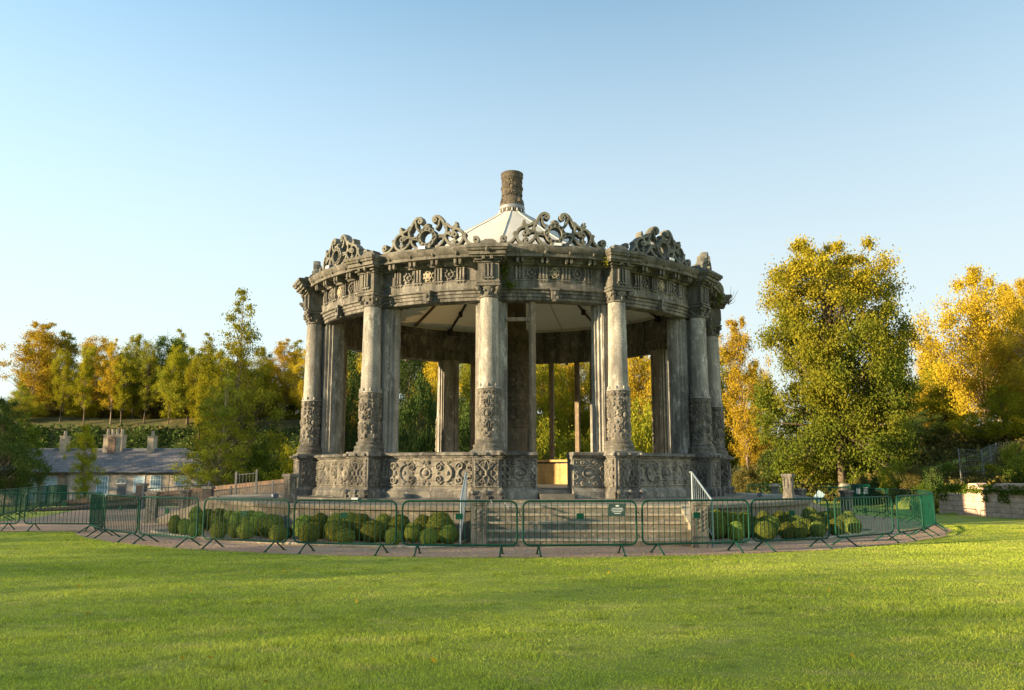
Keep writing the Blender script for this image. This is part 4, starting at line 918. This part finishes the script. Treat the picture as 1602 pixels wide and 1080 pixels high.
# sandstone retaining wall at the right
def rwall():
    o = thing('sandstone_wall', 'pink sandstone retaining wall at the right edge of the lawn, broken along the top', 'wall')
    A = on_z(1470, 804); B = on_z(1602, 812); d = (B - A); B = A + d * 4.0
    n = 90; v = []; f = []; rr = random.Random(5); dirn = d.normalized(); nn = Vector((-dirn.y, dirn.x, 0))
    if nn.x < 0: nn = -nn
    tops = []
    hgt = 1.06
    for i in range(n + 1):
        if i % 4 == 0: step_ = rr.choice((-.12, -.06, 0, .05, .1, .16)) 
        p = A.lerp(B, i / n); top = .80 + (.32 + step_ if 8 < i else step_ * .4)
        tops.append(top)
        for q, z in ((0, -.1), (0, top), (.5, top + .02), (.5, -.1)): v.append((p.x + nn.x * q, p.y + nn.y * q, z))
    for i in range(n):
        for k in range(3): f.append((i * 4 + k, (i + 1) * 4 + k, (i + 1) * 4 + k + 1, i * 4 + k + 1))
    f += [(0, 1, 2, 3), (n * 4 + 3, n * 4 + 2, n * 4 + 1, n * 4)]
    build('body', MB().add(v, f), M['sandstone'], o)
    mb = MB()
    for i in range(0, n, 1):
        p = A.lerp(B, (i + .5) / n); q = A.lerp(B, (i + .5) / n); L_ = (B - A).length / n / 2 * .96
        a = p - dirn * L_; b = p + dirn * L_; z0 = .80; pr = .05
        if i % 7 != 3: mb.add([(a.x - nn.x * pr, a.y - nn.y * pr, z0), (b.x - nn.x * pr, b.y - nn.y * pr, z0), (b.x - nn.x * .003, b.y - nn.y * .003, z0 + .05), (a.x - nn.x * .003, a.y - nn.y * .003, z0 + .05)], [(0, 1, 2, 3)])
    return A, B, nn
WA, WB, WN = rwall()

# ------------------------------------------------------------ trees and shrubs
def make_tree(seed, env, nclump, leaves, clump_r, leaf, base_t=.2, trunk_r=.022, lean=.03, multi=1, flat=.75, droop=0, lobe=1.0, bmin=None):
    """unit height tree: returns trunk mesh, crown mesh"""
    r = np.random.default_rng(seed); rr = random.Random(seed)
    ts = np.linspace(0, 1, len(env)); 
    lob = [(r.random() * 2 * pi, (.13 + .12 * r.random()) * lobe, 1 + r.integers(0, 3)) for _ in range(4)]
    def rad(t, a):
        q = np.interp(t, ts, env); m_ = 1
        for ph, am, k in lob: m_ = m_ + am * np.sin(k * a + ph + 5 * t)
        return q * m_
    tt = []; aa = []
    while len(tt) < nclump:
        t = r.random(); 
        if r.random() < (np.interp(t, ts, env) / max(env)) ** 1.3: tt.append(t); aa.append(r.random() * 2 * pi)
    tt = np.array(tt); aa = np.array(aa); q = r.random(nclump) ** .45; rd = rad(tt, aa) * q
    tz = base_t + (1 - base_t) * tt
    lx = lean * np.sin(2.2 * tz + seed) ; ly = lean * np.cos(1.7 * tz + seed) - lean
    C = np.stack([rd * np.cos(aa) + lx, rd * np.sin(aa) + ly, tz * .97 - droop * rd], 1)
    # leaves
    cl = r.integers(0, nclump, leaves); off = r.normal(size=(leaves, 3)) * [1, 1, flat]; off *= (clump_r * (.55 + .7 * r.random(leaves)) * np.where(tz[cl] > .9, .6, 1))[:, None]
    Lc = C[cl] + off
    nr = off + np.array([0, 0, .02]); V, Fq = leaf_quads(Lc, leaf * (.6 + .8 * r.random(leaves)), None, r)
    crown = fastmesh('crown', V, Fq, None)
    mb = MB()
    for m_ in range(multi):
        ox = (m_ - (multi - 1) / 2) * .03
        pts = []; n = 10
        for i in range(n + 1):
            t = i / n * (.96 if m_ == 0 else .7); pts.append((lean * sin(2.2 * t + seed) + ox * (1 - t * .3) , lean * cos(1.7 * t + seed) - lean, t))
        p0 = pts[0]; mb.tube(pts, [trunk_r * (1.25 if i == 0 else 1) * (1 - .93 * i / n) / (1 + .3 * m_) for i in range(n + 1)], 8)
    for i in range(nclump):
        c = C[i]; t0 = max(bmin or base_t * .75, c[2] - .06 - .35 * q[i] * rd[i] - .1 * rr.random()); tx = lean * sin(2.2 * t0 + seed); ty = lean * cos(1.7 * t0 + seed) - lean
        mid = (tx * .5 + c[0] * .5 + rr.uniform(-.01, .01), ty * .5 + c[1] * .5 + rr.uniform(-.01, .01), t0 * .45 + c[2] * .55 + .01)
        b = trunk_r * (1 - t0) * .42; mb.tube([(tx, ty, t0), mid, tuple(c)], [b, b * .55, b * .15], 4, False)
    return mb.mesh('trunk', None, 60), crown
KT = {}
KT['broad'] = [make_tree(s_, [.16, .34, .40, .40, .38, .34, .27, .16, .05], 150, 46000, .042, .0068, .14, .020, .02) for s_ in (11, 12)]
KT['tall'] = [make_tree(s_, [.10, .17, .20, .19, .22, .2, .16, .11, .05], 120, 19000, .028, .0062, .2, .012, .04, 1, .7, 0, 1.25) for s_ in (21, 22, 23)]
KT['feather'] = [make_tree(s_, [.10, .27, .32, .29, .20, .13, .13, .12, .05], 150, 22000, .030, .0058, .16, .014, .02, 1, .45, .18) for s_ in (31, 32)]
KT['shrub'] = [make_tree(s_, [.5, .62, .64, .6, .5, .38, .2], 70, 11000, .085, .02, .02, .02, .02) for s_ in (41, 42)]
KT['conifer'] = [make_tree(s_, [.24, .23, .2, .17, .14, .11, .08, .05, .02], 130, 24000, .03, .007, .15, .016, .01, 1, .5, .2) for s_ in (51,)]
KT['maple'] = [make_tree(9, [.27, .31, .34, .37, .40, .41, .39, .34, .27, .15], 330, 150000, .031, .0052, .06, .019, .02, 2, .75, 0, .45, .24)]
KT['wall_wood'] = [make_tree(61, [.42, .42, .42, .42, .4, .38, .34, .26], 110, 6500, .07, .013, .02, .012, .02), make_tree(62, [.42, .42, .42, .42, .42, .42, .40, .36], 90, 2600, .12, .013, .0, .010, .01)]
def tree(kind, lab, x, y, h, w_=1, leaf='leaf_green', bark='bark', v=0, name='tree', cat='tree', group=None, rz=0, sink=.1, z=None):
    zz = float(H(x, y)) if z is None else z
    o = thing(name, lab, cat, (x, y, zz - sink), rz, group); o.scale = (h * w_, h * w_, h)
    tm, cm = KT[kind][v % len(KT[kind])]
    for me in (tm, cm):
        if not me.materials: me.materials.append(None)
    link('trunk', tm, o, mat=M[bark]); link('crown', cm, o, mat=M[leaf]); return o
def ptree(kind, lab, x, ytop, d, wpx=None, base=None, **kw):
    """tree whose trunk is seen at pixel column x, top at ytop, d metres away, crown wpx pixels wide"""
    p = at_d(x, ytop, d); z0 = float(H(p.x, p.y)); h = p.z - z0
    env = {'broad': .86, 'tall': .5, 'feather': .62, 'shrub': 1.5, 'conifer': .5, 'maple': .86, 'wall_wood': .95}[kind]
    w_ = 1 if wpx is None else wpx / F * d / (h * env)
    return tree(kind, lab, p.x, p.y, h, w_, **kw)
GR = 'trees along the grassy ridge above the cottage'
ridge = [(66, 492, 108, 95, 'tall', 'leaf_gold', 'thin golden tree'), (118, 512, 112, 60, 'tall', 'leaf_olive', 'olive tree'), (160, 508, 108, 66, 'tall', 'leaf_gold', 'gold tinted tree'), (190, 545, 116, 60, 'tall', 'leaf_olive', 'low olive tree'), (216, 520, 108, 80, 'broad', 'leaf_olive', 'full olive tree'), (262, 505, 110, 70, 'tall', 'leaf_green', 'dark green tree'), (285, 503, 116, 55, 'conifer', 'leaf_olive', 'pointed tree'),
         (328, 510, 108, 62, 'conifer', 'leaf_olive', 'pointed olive tree'), (35, 600, 104, 60, 'broad', 'leaf_olive', 'low rounded tree'), (300, 540, 104, 85, 'broad', 'leaf_olive', 'broad olive tree'), (345, 545, 100, 85, 'broad', 'leaf_yellowgreen', 'yellow green tree'), (410, 540, 104, 80, 'broad', 'leaf_yellowgreen', 'bright yellow green tree'), (440, 525, 108, 66, 'tall', 'leaf_gold', 'orange gold tree'), (466, 520, 112, 60, 'conifer', 'leaf_olive', 'pointed tree next to the pavilion'), (488, 535, 104, 66, 'broad', 'leaf_gold', 'golden tree half behind the left columns'),
         (142, 560, 122, 70, 'broad', 'leaf_olive', 'small tree seen between taller trunks'), (92, 575, 122, 70, 'broad', 'leaf_yellowgreen', 'yellowish tree behind the golden one'), (240, 560, 122, 90, 'broad', 'leaf_olive', 'tree filling the gap'), (380, 560, 112, 90, 'broad', 'leaf_olive', 'tree behind the tall feathery one')]
ridge += [(x_, 596 + (x_ * 7) % 22, 124, 95, 'broad', ('leaf_olive', 'leaf_green', 'leaf_yellowgreen')[x_ % 3], 'low bushy tree closing the gap') for x_ in (58, 100, 145, 190, 232, 276, 322)] + [(x_, 552 + (x_ * 5) % 24, 117, 72, 'broad', ('leaf_yellowgreen', 'leaf_gold', 'leaf_olive')[(x_ // 3) % 3], 'mid height tree among the trunks') for x_ in (78, 128, 170, 212, 254, 308, 362, 425)] + [(50, 520, 112, 40, 'tall', 'leaf_yellowgreen', 'slim yellow green tree'), (84, 508, 118, 44, 'tall', 'leaf_gold', 'slim gold tree'), (104, 530, 104, 36, 'tall', 'leaf_yellowgreen', 'slender yellowish tree'), (138, 522, 104, 40, 'tall', 'leaf_yellowgreen', 'slim bright tree'), (176, 524, 104, 40, 'tall', 'leaf_gold', 'slender gold tree'), (204, 540, 104, 44, 'tall', 'leaf_yellowgreen', 'short slim tree'), (238, 530, 104, 44, 'tall', 'leaf_olive', 'slim olive tree'), (275, 530, 102, 44, 'tall', 'leaf_yellowgreen', 'slim pale tree'), (318, 535, 100, 50, 'tall', 'leaf_yellowgreen', 'slim lit tree')]
for i, (x, yt, d, wd, kind, leaf, lab) in enumerate(sorted(ridge)):
    ptree(kind, '%s on the ridge, %s from the left' % (lab, ORD[i]), x, yt, d, wd, leaf=leaf, bark='pale_bark' if 'gold' in leaf else 'bark', v=i, group=GR, rz=i * 1.3)
for i, x_ in enumerate(range(30, 480, 26)):
    ptree('shrub', 'low %s bush at the foot of the ridge trees, %s from the left' % (('olive', 'yellow green', 'brownish')[i % 3], ORD[i]), x_ + (i * 5) % 9, 640 - (i * 7) % 16, 107 + (i % 4), 40, leaf=('leaf_olive', 'leaf_yellowgreen', 'leaf_scrub')[i % 3], v=i, name='bush', cat='bush', group='low bushes along the ridge', rz=i)
# wood behind the pavilion
GB = 'wood seen through and behind the pavilion'
back = [(540, 560, 74, 110, 'broad', 'leaf_dark'), (590, 560, 96, 110, 'broad', 'leaf_gold'), (640, 566, 70, 120, 'broad', 'leaf_dark'), (690, 560, 92, 110, 'broad', 'leaf_gold'), (735, 566, 76, 100, 'broad', 'leaf_olive'), (790, 580, 80, 110, 'broad', 'leaf_green'), (850, 572, 76, 100, 'broad', 'leaf_yellowgreen'), (895, 560, 84, 90, 'broad', 'leaf_gold'), (940, 556, 80, 100, 'broad', 'leaf_yellowgreen'), (990, 545, 74, 100, 'broad', 'leaf_gold'), (1030, 550, 82, 100, 'broad', 'leaf_gold'), (1080, 540, 88, 100, 'broad', 'leaf_yellowgreen'),
        (655, 610, 60, 80, 'shrub', 'leaf_dark'), (720, 640, 58, 90, 'shrub', 'leaf_dark'), (850, 675, 60, 90, 'shrub', 'leaf_olive'), (910, 690, 62, 90, 'shrub', 'leaf_olive'), (1000, 640, 60, 90, 'shrub', 'leaf_olive')]
back = [(x, yt - (40 if kind == 'broad' else 20), d, wd, kind, leaf) for x, yt, d, wd, kind, leaf in back] + [(565, 500, 110, 110, 'broad', 'leaf_olive'), (665, 505, 112, 110, 'broad', 'leaf_olive'), (760, 510, 108, 110, 'broad', 'leaf_green'), (870, 500, 112, 110, 'broad', 'leaf_yellowgreen'), (960, 500, 110, 110, 'broad', 'leaf_gold'), (1050, 500, 104, 110, 'broad', 'leaf_gold')]
for i, (x, yt, d, wd, kind, leaf) in enumerate(sorted(back)):
    c = {'leaf_dark': 'dark green', 'leaf_gold': 'golden', 'leaf_olive': 'olive', 'leaf_green': 'green', 'leaf_yellowgreen': 'yellow green'}[leaf]
    ptree(kind, '%s %s behind the pavilion, %s from the left of those seen through it' % (c, 'bush' if kind == 'shrub' else 'tree', ORD[i]), x, yt, d, wd, leaf=leaf, v=i, group=GB, rz=i * 2.1, name='bush' if kind == 'shrub' else 'tree', cat='bush' if kind == 'shrub' else 'tree')
# named trees
ptree('feather', 'tall feathery tree with twin trunks between cottage and pavilion', 378, 437, 62, 132, leaf='leaf_olive', v=0, rz=.4)
ptree('feather', 'shorter drooping tree with a pale trunk right of the cottage', 352, 565, 58, 105, leaf='leaf_olive', bark='pale_bark', v=1, rz=2)
ptree('shrub', 'yellow green bush at the left columns of the pavilion', 462, 690, 56, 70, leaf='leaf_yellowgreen', v=1, name='bush', cat='bush')
ptree('shrub', 'green bush below the feathery tree', 410, 690, 60, 90, leaf='leaf_green', v=0, name='bush', cat='bush')
ptree('broad', 'dark green tree cut by the left edge of the picture', 8, 618, 47, 120, leaf='leaf_dark', v=1)
ptree('tall', 'dark brownish tree right of the dark one at the left edge', 52, 640, 50, 55, leaf='leaf_green', v=1)
ptree('tall', 'young thin birch with yellow green leaves before the cottage', 143, 655, 58, 46, leaf='leaf_yellowgreen', bark='pale_bark', v=0)
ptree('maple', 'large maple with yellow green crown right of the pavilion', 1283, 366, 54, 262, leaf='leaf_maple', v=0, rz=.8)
right = [(1152, 486, 70, 80, 'tall', 'leaf_gold', 'slender golden tree with a pale trunk next to the pavilion'), (1180, 560, 74, 70, 'broad', 'leaf_gold', 'low golden tree behind the maple on its left'), (1135, 540, 84, 80, 'broad', 'leaf_yellowgreen', 'yellow green tree touching the right columns'),
         (1395, 560, 72, 90, 'broad', 'leaf_gold', 'golden tree behind the maple on its right'), (1385, 630, 62, 90, 'broad', 'leaf_dark', 'dark tree under the maple on its right'), (1440, 640, 66, 90, 'broad', 'leaf_dark', 'dark tree left of the tall golden tree'),
         (1522, 412, 66, 170, 'broad', 'leaf_gold', 'tall golden beech near the right edge'), (1600, 432, 62, 130, 'broad', 'leaf_gold', 'golden tree cut by the right edge of the picture'), (1470, 560, 76, 120, 'broad', 'leaf_yellowgreen', 'yellow green tree left of and behind the tall beech'), (1565, 600, 58, 110, 'broad', 'leaf_yellowgreen', 'lower yellow green tree under the beech'), (1640, 520, 58, 130, 'broad', 'leaf_gold', 'golden tree beyond the right edge'), (1570, 440, 72, 130, 'broad', 'leaf_gold', 'golden tree filling the gap between the tall beech and the edge'), (1455, 520, 84, 100, 'broad', 'leaf_gold', 'golden tree seen between the maple and the tall beech'),
         (1490, 660, 72, 110, 'shrub', 'leaf_dark', 'dark thicket under the beech'), (1220, 700, 60, 90, 'shrub', 'leaf_dark', 'dark thicket under the maple on its left'), (1330, 690, 60, 90, 'shrub', 'leaf_dark', 'dark thicket under the maple on its right'), (1165, 725, 54, 50, 'shrub', 'leaf_scrub', 'brownish bush right of the pavilion plinth')]
for i, (x, yt, d, wd, kind, leaf, lab) in enumerate(right):
    sh = kind == 'shrub'; ptree(kind, lab, x, yt, d, wd, leaf=leaf, bark='pale_bark' if leaf == 'leaf_gold' else 'bark', v=i, rz=i * 1.7, name='bush' if sh else 'tree', cat='bush' if sh else 'tree')
# shrubs on the right bank
GS = 'scrub on the bank at the right'
scr = [(1398, 716, 44, 60, 'leaf_olive'), (1425, 722, 42, 50, 'leaf_scrub'), (1455, 728, 38, 60, 'leaf_dark'), (1480, 722, 42, 60, 'leaf_green'), (1375, 735, 46, 50, 'leaf_dark'), (1510, 725, 40, 60, 'leaf_scrub'), (1535, 722, 44, 60, 'leaf_olive'), (1560, 735, 36, 50, 'leaf_scrub'), (1592, 690, 36, 60, 'leaf_olive'), (1618, 700, 33, 70, 'leaf_green'), (1447, 752, 36, 44, 'leaf_green'), (1345, 742, 48, 50, 'leaf_scrub')]
for i, (x, yt, d, wd, leaf) in enumerate(sorted(scr)):
    ptree('shrub', 'wild %s bush on the right bank, %s from the left' % ({'leaf_olive': 'olive', 'leaf_scrub': 'brown', 'leaf_dark': 'dark green', 'leaf_green': 'green'}[leaf], ORD[i]), x, yt, d, wd, leaf=leaf, v=i, name='bush', cat='bush', group=GS, rz=i)
# creepers over the wall top
r = np.random.default_rng(77); n = 9000; tt = r.random(n); base = np.array(WA)[None] + (np.array(WB) - np.array(WA))[None] * tt[:, None]
hang = .25 + .35 * (np.sin(tt * 70) * np.sin(tt * 31 + 1) > .35); zz = 1.12 + .12 * r.random(n) - hang * r.random(n) ** 2; off = -.08 + .5 * r.random(n) * (zz > 1.05)
C = base + np.array([WN.x, WN.y, 0])[None] * off[:, None]; C[:, 2] = zz; V, Fq = leaf_quads(C, .05 * (.6 + .8 * r.random(n)), None, r)
tag(link('creeper', fastmesh('creeper', V, Fq, M['leaf_green'])), 'green creeper hanging over the top of the sandstone wall', 'plant', kind='stuff')
# undergrowth on the dark bank behind the cottage and along the wood edge
def ground_leaves(name, lab, poly_fn, n, size, mat, hz, seed):
    r = np.random.default_rng(seed); x, y = poly_fn(r, n); z = H(x, y) + hz * r.random(n) ** 1.5 * (.5 + .5 * np.sin(x * .9 + 1) * np.sin(y * .8))
    V, Fq = leaf_quads(np.stack([x, y, z], 1), size * (.5 + r.random(n)), None, r); tag(link(name, fastmesh(name, V, Fq, mat)), lab, 'undergrowth', kind='stuff')
ground_leaves('undergrowth', 'dark undergrowth on the steep bank behind the cottage', lambda r, n: (-78 + 78 * r.random(n), 56 + 15 * r.random(n)), 50000, .2, M['leaf_dark'], 2.0, 1)
ground_leaves('undergrowth', 'olive undergrowth along the edge of the wood behind the pavilion', lambda r, n: (-26 + 70 * r.random(n), 26 + 22 * r.random(n)), 60000, .16, M['leaf_scrub'], 1.6, 2)
ground_leaves('undergrowth', 'rough brown and green growth on the bank above the sandstone wall', lambda r, n: (19.5 + 16 * r.random(n), -2 + 26 * r.random(n)), 50000, .07, M['leaf_scrub'], .9, 3)
# trees just outside the picture on the left: they give the low shade over the lawn
GO = 'trees beyond the left edge of the picture'
shel = [(-63, 6, 19), (-66, 14, 20), (-70, 22, 21), (-73, 31, 22), (-60, 27, 19), (-56, 18, 17), (-78, 40, 22)]
shel += [(-62 - 1.2 * j, -2 - 8.6 * j, 11.4 + .35 * j) for j in range(3)] + [(-64 - .6 * j - 5 * (j % 2), -27.5 - 4.6 * j, 13.4 + .22 * j + .5 * (j % 2)) for j in range(11)]
for k, (x, y, hh) in enumerate(shel):
    tree('wall_wood', 'tree outside the left edge of the picture, %s of the shelter wood' % ORD[k], x, y, hh, .95, 'leaf_green', v=1 if k > 9 else 0, group=GO, rz=k * 2.3, z=0)

# mesh fence with tall posts on the right bank
mf = thing('mesh_fence', 'grey wire mesh fence on tall posts above the sandstone wall', 'fence')
fp = [at_d(1499, 702, 38), at_d(1535, 703, 43), at_d(1548, 697, 47), at_d(1558, 693, 50), at_d(1602, 688, 54)]
for p in fp: z_ = float(H(p.x, p.y)) - .1; build('post', MB().tube([(p.x + .03, p.y, z_), (p.x, p.y, p.z)], .028, 6), M['grey_iron'], mf)
mb = MB()
for a, b in zip(fp[:-1], fp[1:]):
    for i in range(13):
        c = a.lerp(b, i / 12); mb.tube([(c.x, c.y, c.z - 2.2), (c.x, c.y, c.z - .03)], .006, 3, False)
    for i in range(9): zz_ = -.03 - i * .26; mb.tube([(a.x, a.y, a.z + zz_), (b.x, b.y, b.z + zz_)], .006, 3, False)
build('wire_mesh', mb, M['grey_iron'], mf)
# notice boards behind the right bushes
p = at_d(1276, 776, 40); o = thing('leaning_board', 'pale blue board leaning askew behind the right bushes', 'board', (p.x, p.y, p.z - .22)); q = build('panel', MB().box(-.17, .17, -.02, .02, 0, .50), M['sign_blue'], o); q.rotation_euler = (0, R(38), 0)
p = at_d(1346, 764, 45); o = thing('cabinet', 'dark green cabinet with two white notices beyond the right barriers', 'cabinet', (p.x, p.y, 0)); build('casing', MB().box(-.42, .42, -.2, .2, 0, p.z + .08).box(-.46, .46, -.24, .24, p.z + .08, p.z + .22, .04), M['green_paint'], o)
for sx in (-.2, .2): build('white_notice', MB().box(sx - .11, sx + .11, -.215, -.203, p.z - .30, p.z + .04), M['white_paint'], o)
for x, yt, d, lab in ((1212, 757, 44, 'small stone gatepost nearest the pavilion, behind the far barriers'), (1321, 757, 44, 'small stone gatepost left of the green cabinet')):
    p = at_d(x, yt, d); o = thing('gatepost', lab, 'gatepost', (p.x, p.y, float(H(p.x, p.y)) - .1)); hh = p.z - float(H(p.x, p.y)) + .1
    build('shaft', MB().box(-.17, .17, -.17, .17, 0, hh - .14), M['stone'], o); build('cap', MB().box(-.24, .24, -.24, .24, hh - .14, hh, .06), M['pale'], o)
